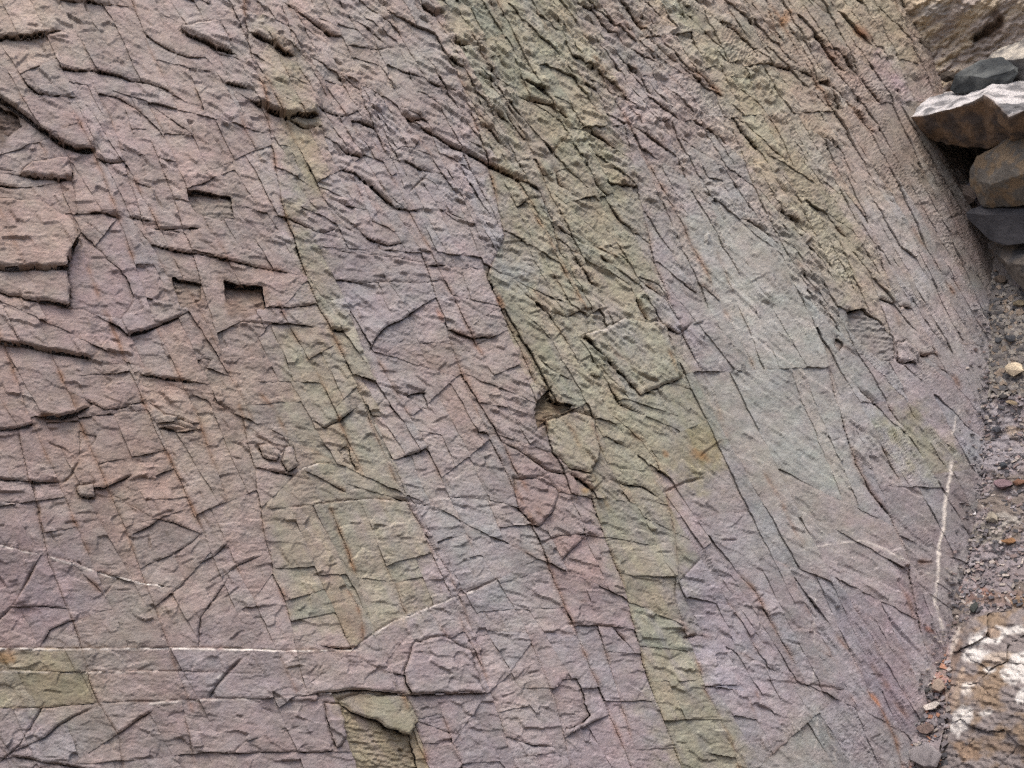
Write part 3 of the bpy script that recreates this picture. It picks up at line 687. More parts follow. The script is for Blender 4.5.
# ------------------------------------------------------------------ materials
def rock_material(name, attr=True, color=(.3, .28, .27), bump=1.0, scale=1.0, extra=None):
    m = bpy.data.materials.new(name); m.use_nodes = True; nt = m.node_tree; N = nt.nodes; Lk = nt.links
    b = N['Principled BSDF']; b.inputs['Roughness'].default_value = .92; b.inputs['Specular IOR Level'].default_value = .18
    tc = N.new('ShaderNodeTexCoord')
    def noise(s, d, r=.6):
        n = N.new('ShaderNodeTexNoise'); n.inputs['Scale'].default_value = s * scale; n.inputs['Detail'].default_value = d; n.inputs['Roughness'].default_value = r
        Lk.new(tc.outputs['Object'], n.inputs['Vector']); return n
    n1, n2, n3 = noise(38, 5, .65), noise(150, 3, .7), noise(9, 4)
    if attr:
        a = N.new('ShaderNodeVertexColor'); a.layer_name = 'rock_colour'; src = a.outputs[0]
    else:
        rp = N.new('ShaderNodeValToRGB'); Lk.new(n3.outputs[0], rp.inputs[0]); c = color
        rp.color_ramp.elements[0].position = .3; rp.color_ramp.elements[1].position = .7
        rp.color_ramp.elements[0].color = (c[0] * .7, c[1] * .72, c[2] * .74, 1); rp.color_ramp.elements[1].color = (c[0] * 1.25, c[1] * 1.2, c[2] * 1.15, 1); src = rp.outputs[0]
    def mul(src, fac, lo, hi):
        mr = N.new('ShaderNodeMapRange'); mr.inputs[1].default_value = .25; mr.inputs[2].default_value = .75; mr.inputs[3].default_value = lo; mr.inputs[4].default_value = hi
        Lk.new(fac, mr.inputs[0]); mx = N.new('ShaderNodeMix'); mx.data_type = 'RGBA'; mx.blend_type = 'MULTIPLY'; mx.inputs[0].default_value = 1
        Lk.new(src, mx.inputs[6]); Lk.new(mr.outputs[0], mx.inputs[7]); return mx.outputs[2]
    src = mul(src, n1.outputs[0], .85, 1.15); src = mul(src, n2.outputs[0], .84, 1.16)
    Lk.new(src, b.inputs['Base Color'])
    ad = N.new('ShaderNodeMath'); ad.operation = 'ADD'; m2 = N.new('ShaderNodeMath'); m2.operation = 'MULTIPLY'; m2.inputs[1].default_value = .45
    Lk.new(n2.outputs[0], m2.inputs[0]); Lk.new(n1.outputs[0], ad.inputs[0]); Lk.new(m2.outputs[0], ad.inputs[1])
    bp = N.new('ShaderNodeBump'); bp.inputs['Strength'].default_value = .6 * bump; bp.inputs['Distance'].default_value = .012 / scale
    Lk.new(ad.outputs[0], bp.inputs['Height']); Lk.new(bp.outputs[0], b.inputs['Normal'])
    return m
M_ROCK = rock_material('bedded_rock')
M_BACK = rock_material('plain_rock', False, (.27, .245, .24), 1.5)
M_SOIL = rock_material('stony_ground', False, (.16, .145, .13), 1.5)

# ------------------------------------------------------------------ meshes of the blocks
def tag(o, label=None, cat=None, group=None, kind=None):
    if label: o['label'] = label
    if cat: o['category'] = cat
    if group: o['group'] = group
    if kind: o['kind'] = kind
    return o
def np_mesh(name, co, quads, col, mat, smooth_n=None):
    me = bpy.data.meshes.new(name); nv = len(co); nq = len(quads)
    me.vertices.add(nv); me.vertices.foreach_set('co', np.ascontiguousarray(co, np.float32).ravel())
    me.loops.add(nq * 4); me.loops.foreach_set('vertex_index', np.ascontiguousarray(quads, np.int32).ravel())
    me.polygons.add(nq); me.polygons.foreach_set('loop_start', np.arange(0, nq * 4, 4, dtype=np.int32))
    try: me.polygons.foreach_set('loop_total', np.full(nq, 4, np.int32))
    except Exception: pass
    sm = np.zeros(nq, bool)
    me.polygons.foreach_set('use_smooth', sm)
    a = me.color_attributes.new('rock_colour', 'FLOAT_COLOR', 'POINT')
    a.data.foreach_set('color', np.concatenate([col, np.ones((nv, 1))], 1).astype(np.float32).ravel())
    me.materials.append(mat); me.update(calc_edges=True); me.validate()
    return me

def build_cells(PXf, PYf, lab, hgt, col, gx, gy, project, gapf):
    """split a labelled grid into one vertex set per label, with walls down the joints; returns per-label slices"""
    NXv, NYv = len(gx), len(gy); NX, NY = NXv - 1, NYv - 1
    jj, ii = np.divmod(np.arange(NX * NY), NX)
    v00 = jj * NXv + ii; Q = np.stack([v00 + NXv, v00 + NXv + 1, v00 + 1, v00], 1)     # wound to face the camera
    NV = NXv * NYv
    key = lab[:, None] * NV + Q
    uk, inv = np.unique(key.ravel(), return_inverse=True); inv = inv.reshape(-1, 4)
    vid = uk % NV; vlab = uk // NV; n = len(uk)
    c = np.bincount(inv.ravel(), minlength=n).astype(float)
    rep = lambda a: np.bincount(inv.ravel(), np.repeat(a, 4), n) / c
    h = rep(hgt); cr, cg, cb = rep(col[:, 0]), rep(col[:, 1]), rep(col[:, 2]); mcx, mcy = rep(PXf), rep(PYf); gp = rep(gapf)
    VX, VY = np.meshgrid(gx, gy); VX = VX.ravel().copy(); VY = VY.ravel().copy()
    # joint lines: smooth the stair steps
    Lg = lab.reshape(NY, NX)
    nb = np.zeros(NV); sx = np.zeros(NV); sy = np.zeros(NV)
    ev = np.argwhere(Lg[:, 1:] != Lg[:, :-1]); a1 = ev[:, 0] * NXv + ev[:, 1] + 1; b1 = a1 + NXv
    eh = np.argwhere(Lg[1:, :] != Lg[:-1, :]); a2 = (eh[:, 0] + 1) * NXv + eh[:, 1]; b2 = a2 + 1
    A = np.concatenate([a1, a2]); B = np.concatenate([b1, b2])
    deg = np.bincount(A, minlength=NV) + np.bincount(B, minlength=NV)
    mv = deg > 0
    for _ in range(3):
        sx = np.bincount(A, VX[B], NV) + np.bincount(B, VX[A], NV); sy = np.bincount(A, VY[B], NV) + np.bincount(B, VY[A], NV)
        VX[mv] = .4 * VX[mv] + .6 * sx[mv] / deg[mv]; VY[mv] = .4 * VY[mv] + .6 * sy[mv] / deg[mv]
    x = VX[vid]; y = VY[vid]; bord = mv[vid]
    ox = mcx - x; oy = mcy - y; ol = np.hypot(ox, oy) + 1e-6
    g = np.where(bord, gp, 0); x = x + ox / ol * g; y = y + oy / ol * g
    vmin = np.full(NV, 1e9); np.minimum.at(vmin, vid, h)
    top = project(x, y, h)
    # walls
    def walls(cells, va, vb):   # va->vb in winding order of that cell
        ka = np.searchsorted(uk, lab[cells] * NV + va); kb = np.searchsorted(uk, lab[cells] * NV + vb); return ka, kb
    wa = []; wb = []
    cl = ev[:, 0] * NX + ev[:, 1]; cr_ = cl + 1
    wa_, wb_ = walls(cl, a1 + NXv, a1); wa.append(wa_); wb.append(wb_)        # right side of the left cell
    wa_, wb_ = walls(cr_, a1, b1); wa.append(wa_); wb.append(wb_)
    cu = eh[:, 0] * NX + eh[:, 1]; cd = cu + NX
    wa_, wb_ = walls(cu, a2, b2); wa.append(wa_); wb.append(wb_)
    wa_, wb_ = walls(cd, b2, a2); wa.append(wa_); wb.append(wb_)
    wa = np.concatenate(wa); wb = np.concatenate(wb); wl = vlab[wa]
    o = np.argsort(wl, kind='stable'); wa, wb, wl = wa[o], wb[o], wl[o]
    un = np.where(bord, np.clip(.68 * (h - vmin[vid]) + .3, 0, 9), 0)      # ledges are undercut
    low = project(x + ox / ol * un, y + oy / ol * un, np.minimum(vmin[vid] - 8.0, h - 8.0))
    colr = np.stack([cr, cg, cb], 1)
    co = np.argsort(lab, kind='stable'); cells_start = np.searchsorted(lab[co], np.arange(lab.max() + 2))
    vs = np.searchsorted(vlab, np.arange(lab.max() + 2)); ws = np.searchsorted(wl, np.arange(lab.max() + 2))
    def piece(labels):
        cos, qs, cs, ws_q = [], [], [], []; base = 0; tq = 0; wq = []
        for l in labels:
            a, b = vs[l], vs[l + 1]; nn = b - a
            q = inv[co[cells_start[l]:cells_start[l + 1]]] - a
            wA = wa[ws[l]:ws[l + 1]] - a; wB = wb[ws[l]:ws[l + 1]] - a
            bv, bi = np.unique(np.concatenate([wA, wB]), return_inverse=True); k = len(wA); nb_ = len(bv)
            iA, iB = bi[:k], bi[k:]
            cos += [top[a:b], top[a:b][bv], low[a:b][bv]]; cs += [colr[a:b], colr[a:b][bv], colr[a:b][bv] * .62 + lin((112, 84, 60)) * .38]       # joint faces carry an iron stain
            qs.append(q + base); wq.append(np.stack([iB + nn, iA + nn, iA + nn + nb_, iB + nn + nb_], 1) + base)
            base += nn + 2 * nb_
        tops = np.concatenate(qs); wls = np.concatenate(wq) if wq else np.zeros((0, 4), int)
        return np.concatenate(cos), np.concatenate([tops, wls]), np.concatenate(cs), len(tops)
    return piece
gap = np.clip(.035 + .06 * groove, .035, .35)
piece = build_cells(px, py, lab, height, base, gx, gy, on_face, gap)

face = bpy.data.objects.new('rock_face', None); C.objects.link(face)
face.location = Vector(on_face(np.array(512.), np.array(384.)))
tag(face, 'steep fractured rock face with slanting mauve and olive beds', 'rock face', kind='structure')
bpy.context.view_layer.update()
FINV = face.matrix_world.inverted()
def link_piece(name, me, parent):
    o = bpy.data.objects.new(name, me); C.objects.link(o); o.parent = parent; o.matrix_parent_inverse = parent.matrix_world.inverted(); return o
# the blocks that show largest are parts of their own
inx = (px > 0) & (px < 1000) & (py > 0) & (py < 768)
vis = np.bincount(lab, inx, NL); order = np.argsort(-vis); big = order[:298]; rest = np.setdiff1d(np.arange(NL), big)
for l in big:
    c, q, k, n = piece([l]); link_piece('rock_block', np_mesh('rock_block', c, q, k, M_ROCK, n), face)
c, q, k, n = piece(list(rest))
tag(link_piece('small_rock_block', np_mesh('small_rock_block', c, q, k, M_ROCK, n), face), kind='stuff')

# ------------------------------------------------------------------ hillside behind the blocks, and the ground
def sheet(name, co, nx, ny, mat, kind='structure', label=None, col=None):
    ii, jj = np.meshgrid(np.arange(nx - 1), np.arange(ny - 1)); v = (jj * nx + ii).ravel()
    q = np.stack([v + nx, v + nx + 1, v + 1, v], 1)
    o = bpy.data.objects.new(name, np_mesh(name, co, q, np.full((len(co), 3), .2) if col is None else col, mat)); C.objects.link(o)
    return tag(o, label, kind=kind)
cen = on_face(np.array(480.), np.array(384.)); e1_ = np.cross(np.array([0, 0, 1.]), NW); e1_ /= np.linalg.norm(e1_); e2_ = np.cross(NW, e1_)
aa, bb = np.meshgrid(np.linspace(-16, 16, 161), np.linspace(-7, 12, 96)); aa = aa.ravel(); bb = bb.ravel()
hh = -.21 + .05 * fbm(aa * 1.3, bb * 1.3, 2, 4)
hill = cen + aa[:, None] * e1_ + bb[:, None] * e2_ + NW * hh[:, None]
sheet('hillside', hill, 161, 96, M_BACK, label='bare rocky hillside the fractured rock face belongs to')
aa, bb = np.meshgrid(np.r_[-400, -100, -40, np.linspace(-20, 20, 60), 40, 100, 400], np.r_[-400, -100, -40, np.linspace(-20, 20, 60), 40, 100, 400]); aa = aa.ravel(); bb = bb.ravel()
n_ = int(round(math.sqrt(len(aa)))); back = np.maximum(0, -bb - 3.5); rise = np.minimum(back * .9, 9 + .02 * back)   # unseen slope added behind the camera to shut out low sky
sheet('ground', np.stack([aa, bb, -.05 + .08 * fbm(aa * .7, bb * .7, 3, 4) + rise * (1 + .2 * fbm(aa * .2, bb * .2, 3, 3))], 1)[:, [0, 1, 2]], n_, n_, M_SOIL, label='stony ground below the rock face')

# ------------------------------------------------------------------ the gully along the right of the face
KY = [-110, 0, 60, 110, 150, 200, 260, 300, 350, 400, 450, 500, 560, 600, 640, 700, 768, 880]
KX = [870, 898, 935, 945, 958, 975, 992, 994, 990, 988, 984, 976, 966, 956, 950, 926, 910, 895]
KK = [.10, .10, .10, .10, .10, .11, .12, .12, .12, .12, .12, .12, .12, .14, .16, .16, .15, .15]
GX0 = 840
def gully_t(x, y):
    xc = np.interp(y, KY, KX); k = np.interp(y, KY, KK); d = (x - xc) / 100; d = d + .07 * fbm(np.asarray(y) / 28, np.asarray(x) / 40, 2, 3, .6) * np.exp(-np.abs(d) * 4)
    return face_t(xc, y) * (1 - k * np.where(d > 0, d, d * 1.3) )
def on_gully(x, y, h=0.0):
    X, Y, r = rays(x, y); t = gully_t(np.asarray(x, float), np.asarray(y, float))
    return CAM + r * (t * (1 - np.asarray(h) / F))[..., None]
GS = 1.4
ggx = np.arange(GX0, 1180, GS); ggy = np.arange(-110, 880, GS)
gcx, gcy = np.meshgrid((ggx[:-1] + ggx[1:]) / 2, (ggy[:-1] + ggy[1:]) / 2); gpx = gcx.ravel(); gpy = gcy.ravel()
gwx, gwy = wob(gpx, gpy)
# zones: rock slope above, scree between, outcrop below
ytop = 100 + .25 * (gpx - 940); OUT = np.array([(948, 700), (950, 660), (957, 634), (968, 619), (1000, 612), (1050, 600), (1200, 590), (1200, 900), (930, 900), (938, 768)], float)
isout = in_poly(OUT, gwx, gwy); istop = (gpy < ytop) & ~isout; isscr = ~isout & ~istop
SEEDS = [(968, 632), (1005, 628), (1060, 620), (985, 652), (1030, 650), (1090, 645), (962, 668), (1010, 680), (1065, 690), (960, 700), (955, 740), (990, 712), (1035, 722), (985, 750), (1030, 765), (1080, 740), (950, 790), (1000, 800), (1060, 810), (1120, 700), (1130, 790), (960, 850), (1030, 850)]
best = np.full(gpx.shape, 1e9); sec = best.copy(); glab = np.zeros(gpx.shape, np.int64)
for i, (sx_, sy_) in enumerate(SEEDS):
    dx_ = gwx - sx_; dy_ = gwy - sy_; d = np.hypot((dx_ * .97 - dy_ * .25) / 1.6, dy_ * .97 + dx_ * .25)
    m = d < best; sec = np.where(m, best, np.minimum(sec, d)); best = np.where(m, d, best); glab = np.where(m, i + 2, glab)
glab = np.where(isout, glab, np.where(istop, 1, 0)); oed = np.where(isout, sec - best, 9)
# relief
st_u = (gpx * .80 - gpy * .60); st_v = (gpx * .60 + gpy * .80)
ft, et = facets(st_u / 26, st_v / 9, 31, 1, .5); ft2, _ = facets(st_u / 9, st_v / 4, 33, 1, .7); fs1, _ = facets(gpx / 5, gpy / 3.6, 35, 1, .8); fs2, _ = facets(gpx / 12, gpy / 8, 37, 1, .8)
gh = np.where(istop, ft * 1.8 * (1 + fbm(gpx / 40, gpy / 40, 1, 2)) + ft2 * 2.6 + fs2 * 2.0 + fs1 * 1.4 + 11 * fbm(st_u / 70, st_v / 30, 3, 4) , 0)
gh = np.where(isscr, fs1 * 1.5 + fs2 * 2.2 + 4 * fbm(gpx / 40, gpy / 30, 2, 4) + 1.2 * fbm(gpx / 7, gpy / 5, 5, 3), gh)
fo, eo = facets((gpx + .3 * gpy) / 13, (gpy - .3 * gpx) / 7, 41, 1, .6); fo2, _ = facets(gpx / 5, gpy / 4, 43, 1, .8)
olo = rng.normal(0, 4.0, 60)[glab]
gh = np.where(isout, 13 * smooth(0, 16, seg_dist(OUT, gwx, gwy)) + olo + fo * 3.2 + fo2 * 1.7 + 2.5 * fbm(gpx / 22, gpy / 16, 4, 4) - 3.5 * np.exp(-(oed / 1.4) ** 2), gh)
def hollow(p, depth, soft=6):
    p = np.array(p, float); d = seg_dist(p, gwx, gwy); return depth * np.where(in_poly(p, gwx, gwy), smooth(0, soft, d), 0)
gh -= hollow([(932, 122), (990, 118), (1040, 136), (1000, 156), (982, 180), (966, 186), (946, 160)], 110, 12) + hollow([(968, 40), (985, 24), (1003, 14), (1006, 22), (992, 38), (975, 46)], 12, 5)
# colours
gb = np.zeros((gpx.size, 3)); n1_ = fbm(gpx / 30, gpy / 24, 2, 4, .6); n2_ = fbm(gpx / 8, gpy / 6, 4, 3, .6); n3_ = fbm(st_u / 40, st_v / 8, 6, 3)
def lerp(a, b, t): return lin(a) * (1 - t[:, None]) + lin(b) * t[:, None]
gb = np.where(istop[:, None], lerp((186, 172, 150), (164, 154, 146), smooth(-.25, .25, n3_ + .006 * (gpx - 960))), gb)
gb = np.where(isscr[:, None], lerp((148, 140, 143), (120, 112, 106), smooth(-.2, .35, n1_ + .4 * n2_)), gb)
gb = np.where(isout[:, None], lerp((138, 131, 130), (136, 120, 104), smooth(-.1, .3, n1_ + .3 * n2_)), gb)
gb *= (1 + .14 * n1_ + .14 * n2_)[:, None]
def blotch(x, y, a, b, th, c, st=.85, sft=.12):
    global gb
    ct, sn = math.cos(R(th)), math.sin(R(th)); ex = ((gpx - x) * ct + (gpy - y) * sn) / a; ey = (-(gpx - x) * sn + (gpy - y) * ct) / b
    m = (1 - smooth(1 - sft, 1 + sft * .4, np.hypot(ex, ey) + .75 * fbm(gpx / 8, gpy / 8, 1, 5, .7)))[:, None] * st
    cc = lin(c); cc = cc.mean() + (cc - cc.mean()) * .45; gb = gb * (1 - m) + cc * m
for a in [(990,30,16,8,-38,(120,88,56)),(998,18,7,7,0,(112,80,52)),(912,14,10,8,40,(176,146,104)),(935,10,16,7,-20,(160,150,140)),
          (1000,632,27,6,-6,(224,220,212)),(985,640,16,5,0,(224,220,212)),(978,655,13,8,-15,(224,220,212)),(1005,658,22,7,0,(196,170,140)),(1017,667,13,17,10,(224,220,212)),(990,670,6,3,0,(220,216,208)),(966,688,7,10,10,(218,206,190)),
          (961,720,11,16,25,(224,220,212)),(986,713,8,2.5,-15,(220,214,204)),(1022,696,6,8,0,(224,220,212)),(962,680,16,5,-15,(150,112,74)),(955,655,5,20,10,(156,120,92)),(950,700,5,25,8,(172,140,120)),
          (968,752,14,8,30,(160,118,66)),(992,633,8,6,0,(168,124,74)),(1000,745,20,5,20,(142,112,86)),(955,640,3,16,15,(210,190,170)),(945,650,4,30,0,(186,140,130)),(958,690,4,22,12,(196,160,120)),
          (1000,598,40,7,-4,(146,108,84)),(985,592,9,4,30,(166,100,62)),(962,590,18,4,35,(140,96,84)),(1010,575,30,9,-8,(138,120,126)),(990,560,40,7,-4,(146,132,140)),(1018,603,10,6,0,(166,122,64)),
          (940,683,8,12,0,(196,126,104)),(972,490,14,9,0,(140,116,124)),(1004,520,16,7,0,(168,160,146)),(985,535,20,10,0,(150,140,122)),(990,420,30,16,0,(152,144,152)),(1000,455,26,16,0,(148,140,150)),
          (1005,320,26,50,0,(126,118,108)),(995,260,10,40,-10,(140,122,106)),(1016,430,10,5,0,(176,146,110))]: blotch(*a)
gb = np.clip(gb, .01, .85)
gpiece = build_cells(gpx, gpy, glab, gh, gb, ggx, ggy, on_gully, np.full(gpx.shape, .08))
def top_piece(name, labs, label, kind):
    c, q, k, n = gpiece(labs); o = bpy.data.objects.new(name, np_mesh(name, c, q, k, M_ROCK, n)); C.objects.link(o); return tag(o, label, kind=kind)
top_piece('scree_slope', [0], 'gully bed of grey and purple rubble along the rock face', 'structure')
top_piece('rock_slope', [1], 'pale streaked rock slope above the wedged boulders', 'structure')
outc = bpy.data.objects.new('rock_outcrop', None); C.objects.link(outc); outc.location = Vector(on_gully(np.array(990.), np.array(700.)))
tag(outc, 'brown rock outcrop with white crusted patches at the gully foot', 'rock outcrop', kind='structure'); bpy.context.view_layer.update()
for l in range(2, 2 + len(SEEDS)):
    if (glab == l).sum() > 20:
        c, q, k, n = gpiece([l]); link_piece('rock_block', np_mesh('rock_block', c, q, k, M_ROCK, n), outc)

# ------------------------------------------------------------------ boulders and stones
from mathutils import noise as mnoise
def hull(points, bev, cuts, rough, seed, cutn=0):
    bm = bmesh.new()
    for p in points: bm.verts.new(p)
    r = bmesh.ops.convex_hull(bm, input=bm.verts[:])
    bmesh.ops.delete(bm, geom=list({g for g in r['geom_interior'] + r['geom_unused'] if isinstance(g, bmesh.types.BMVert) and g.is_valid}), context='VERTS')
    bmesh.ops.dissolve_limit(bm, angle_limit=R(9), verts=bm.verts[:], edges=bm.edges[:])
    if cutn:
        rc_ = random.Random(seed * 7 + 1)
        cc = sum((v.co for v in bm.verts), Vector()) / len(bm.verts)
        for _ in range(cutn):
            n = Vector((rc_.gauss(0, 1), rc_.gauss(0, 1), rc_.gauss(0, 1))).normalized(); far = max((v.co - cc).dot(n) for v in bm.verts)
            g = bmesh.ops.bisect_plane(bm, geom=bm.verts[:] + bm.edges[:] + bm.faces[:], plane_co=cc + n * far * rc_.uniform(.90, .985), plane_no=n, clear_outer=True)
            bmesh.ops.holes_fill(bm, edges=[e for e in bm.edges if e.is_boundary], sides=0)
    if bev: bmesh.ops.bevel(bm, geom=bm.edges[:], offset=bev, segments=1, affect='EDGES', clamp_overlap=True)
    bmesh.ops.triangulate(bm, faces=bm.faces[:])
    for _ in range(cuts):
        bmesh.ops.subdivide_edges(bm, edges=[e for e in bm.edges if e.calc_length() > rough[2]], cuts=1, use_grid_fill=True); bmesh.ops.triangulate(bm, faces=bm.faces[:])
    bm.normal_update(); off = Vector((seed * 3.1, seed * 1.7, seed * 2.3))
    mv = []
    for v in bm.verts:
        p = v.co * rough[1] + off
        d = mnoise.fractal(p, .8, 2.1, 4) * .6 + (1 - abs(mnoise.noise(p * .6))) * .5 - .3
        mv.append(v.co + v.normal * rough[0] * d)
    for v, c in zip(bm.verts, mv): v.co = c
    bm.normal_update()
    return bm
def finish(name, bm, mat, colour):
    me = bpy.data.meshes.new(name); cols = [colour(v) for v in bm.verts]; cen_ = sum((v.co for v in bm.verts), Vector()) / len(bm.verts)
    low_ = min(v.co.z for v in bm.verts); cen_.z = low_
    for v in bm.verts: v.co -= cen_
    bm.to_mesh(me); bm.free()
    a = me.color_attributes.new('rock_colour', 'FLOAT_COLOR', 'POINT'); a.data.foreach_set('color', np.array([[*c, 1] for c in cols], np.float32).ravel())
    me.materials.append(mat); o = bpy.data.objects.new(name, me); C.objects.link(o); o.location = cen_; return o
def bpt(x, y, k):     # a corner of a boulder, k = how far it stands towards the viewer from the gully bed, in its own pixels
    return Vector(on_gully(np.array(float(x)), np.array(float(y)), k))
def mixc(c1, c2, t): t = max(0, min(1, t)); return [lin(c1)[i] * (1 - t) + lin(c2)[i] * t for i in range(3)]
def boulder(label, pts, colour, seed, rough=(.016, 9, .022), bev=.003, cat='boulder', name='boulder', grp='boulders wedged at the head of the gully'):
    bm = hull([bpt(*p) for p in pts], bev, 5, rough, seed, 16 if cat == 'boulder' else 5); o = finish(name, bm, M_ROCK, colour); return tag(o, label, cat, grp)
def nz(v, s, k=0): return mnoise.fractal(v.co * s + Vector((k * 5.1, k, k)), .8, 2.1, 4)
AV = dict(r0=(893,110,60),r1=(904,117,66),r2=(924,116,74),r3=(968,104,84),r4=(985,96,88),r5=(993,100,92),r6=(1009,117,96),r7=(1030,108,92),r8=(1080,100,80),
 t1=(938,95,30),t2=(978,86,10),t3=(998,76,0),t4=(1030,80,0),t5=(1080,78,0),b1=(911,131,50),b2=(946,145,40),b3=(983,148,40),b4=(1010,145,50),b5=(1030,133,60),b6=(1080,122,60),
 u1=(935,118,0),u2=(1000,122,-20),u3=(1080,112,-20))
AF = ['r0 r1 r2 t1', 'r2 r3 t2 t1', 'r3 r4 t3 t2', 'r4 r5 t4 t3', 'r5 r6 r7 t4', 'r7 r8 t5 t4', 'r0 b1 r1', 'r1 b1 b2 r2', 'r2 b2 r3', 'r3 b2 b3 r4', 'r4 b3 r5', 'r5 b3 b4 r6', 'r6 b4 b5 r7', 'r7 b5 b6 r8',
 'b1 u1 b2', 'b2 u1 u2 b3', 'b3 u2 b4', 'b4 u2 b5', 'b5 u2 u3 b6', 'r0 t1 u1 b1', 't1 t2 u2 u1', 't2 t3 u2', 't3 t4 u2', 't4 t5 u3 u2', 'r8 b6 u3 t5']
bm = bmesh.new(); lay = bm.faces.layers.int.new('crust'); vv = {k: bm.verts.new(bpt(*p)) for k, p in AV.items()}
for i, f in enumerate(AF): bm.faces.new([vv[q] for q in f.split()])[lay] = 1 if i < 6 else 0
bmesh.ops.recalc_face_normals(bm, faces=bm.faces[:]); bmesh.ops.triangulate(bm, faces=bm.faces[:])
for _ in range(5):
    bmesh.ops.subdivide_edges(bm, edges=[e for e in bm.edges if e.calc_length() > .022], cuts=1, use_grid_fill=True); bmesh.ops.triangulate(bm, faces=bm.faces[:])
lay = bm.faces.layers.int['crust']; bm.normal_update()
mv = [v.co + v.normal * (.016 * mnoise.fractal(v.co * 9, .8, 2.1, 4) + .014 * mnoise.noise(v.co * 5)) for v in bm.verts]
for v, c_ in zip(bm.verts, mv): v.co = c_
bm.normal_update()
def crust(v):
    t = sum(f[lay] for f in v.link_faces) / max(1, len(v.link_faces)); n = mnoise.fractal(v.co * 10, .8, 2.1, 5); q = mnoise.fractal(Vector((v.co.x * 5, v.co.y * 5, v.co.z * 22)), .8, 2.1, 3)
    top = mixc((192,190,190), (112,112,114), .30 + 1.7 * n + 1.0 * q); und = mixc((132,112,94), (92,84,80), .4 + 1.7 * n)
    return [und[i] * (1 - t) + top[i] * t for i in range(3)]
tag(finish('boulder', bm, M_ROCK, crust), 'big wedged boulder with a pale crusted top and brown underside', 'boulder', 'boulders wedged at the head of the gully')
boulder('mottled tan and grey boulder under the white-topped one',
  [(967,178,40),(977,156,46),(992,147,50),(1024,131,50),(1075,125,50),(1075,199,40),(1024,200,40),(1000,203,36),(984,209,34),(978,193,40),(1003,160,66),(1030,172,70),(992,184,60),(985,175,10),(1060,160,0)],
  lambda v: mixc((112,108,102), (136,120,100), .35 + 2.6 * nz(v, 12, 1)), 5)
boulder('dark grey slab lying beneath the mottled boulder',
  [(963,213,30),(981,206,30),(1000,200,20),(1075,203,20),(1075,236,36),(1024,235,40),(1001,246,38),(985,236,38),(985,215,44),(1050,215,44),(1000,215,-10)],
  lambda v: mixc((66,66,70), (84,84,88), .5 + nz(v, 7, 2)), 7, (.008, 6, .05))
boulder('dark broken rock below the dark slab, against the gravel',
  [(995,252,22),(1010,246,24),(1075,238,24),(1075,305,20),(1030,292,20),(1015,283,20),(1005,262,34),(1040,268,38),(1020,260,-10)],
  lambda v: mixc((70,70,72), (106,100,94), .4 + 1.6 * nz(v, 7, 3)), 8)
boulder('dark green-grey boulder jammed behind the pale-topped one', [(948,93,30),(955,76,36),(978,60,34),(1004,58,30),(1022,66,34),(1014,82,30),(985,92,34),(965,94,34),(985,78,46),(970,76,46),(990,80,-10)],
  lambda v: mixc((66,70,72), (98,102,102), .35 + 1.8 * nz(v, 7, 4)), 9)
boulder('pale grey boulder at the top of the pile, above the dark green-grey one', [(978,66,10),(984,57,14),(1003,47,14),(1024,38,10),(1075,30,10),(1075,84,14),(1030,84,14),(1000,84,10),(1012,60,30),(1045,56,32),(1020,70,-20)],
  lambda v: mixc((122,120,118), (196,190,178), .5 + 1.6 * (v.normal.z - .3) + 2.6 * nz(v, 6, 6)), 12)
boulder('small dark stone at the upper edge of the boulder pile', [(940,74,18),(947,71,20),(957,73,18),(955,79,20),(946,83,20),(941,80,20),(948,76,28),(949,76,4)], lambda v: lin((72,66,60)), 10, (.004, 9, .05), .004, 'stone', 'stone')
boulder('grey stone wedged between the rock face and the dark slab', [(953,190,10),(964,184,14),(974,188,16),(976,200,18),(966,206,16),(957,202,14),(965,194,26)], lambda v: mixc((112,100,92),(130,116,104),.5+nz(v,8,5)), 11, (.008, 9, .04), .006, 'stone', 'stone')

def stone(x, y, w, h, c, label, tilt=0, seed=0, name='stone', grp='loose stones in the gully', lift=.5):
    rr_ = random.Random(seed * 17 + 3); pts = []
    for _ in range(18):
        a = rr_.uniform(0, 2 * math.pi); b = rr_.uniform(-1, 1); rad = math.sqrt(1 - b * b) ** .6
        ex = .5 * w * rad * math.cos(a); ey = .5 * h * rad * math.sin(a); ez = b * .4 * min(w, h)
        ct, sn = math.cos(R(tilt)), math.sin(R(tilt))
        pts.append(bpt(x + ex * ct - ey * sn, y + ex * sn + ey * ct, lift * min(w, h) * .6 + 3 + ez))
    sz = min(w, h) * gully_t(x, y) / F
    bm = hull(pts, sz * .04, 2, (sz * .05, 1.6 / sz, sz * .25), seed, 6)
    c2 = tuple(int(q * .86) for q in c)
    o = finish(name, bm, M_ROCK, lambda v: mixc(c2, c, .5 + 1.4 * nz(v, .9 / sz, seed))); return tag(o, label, 'stone', grp)
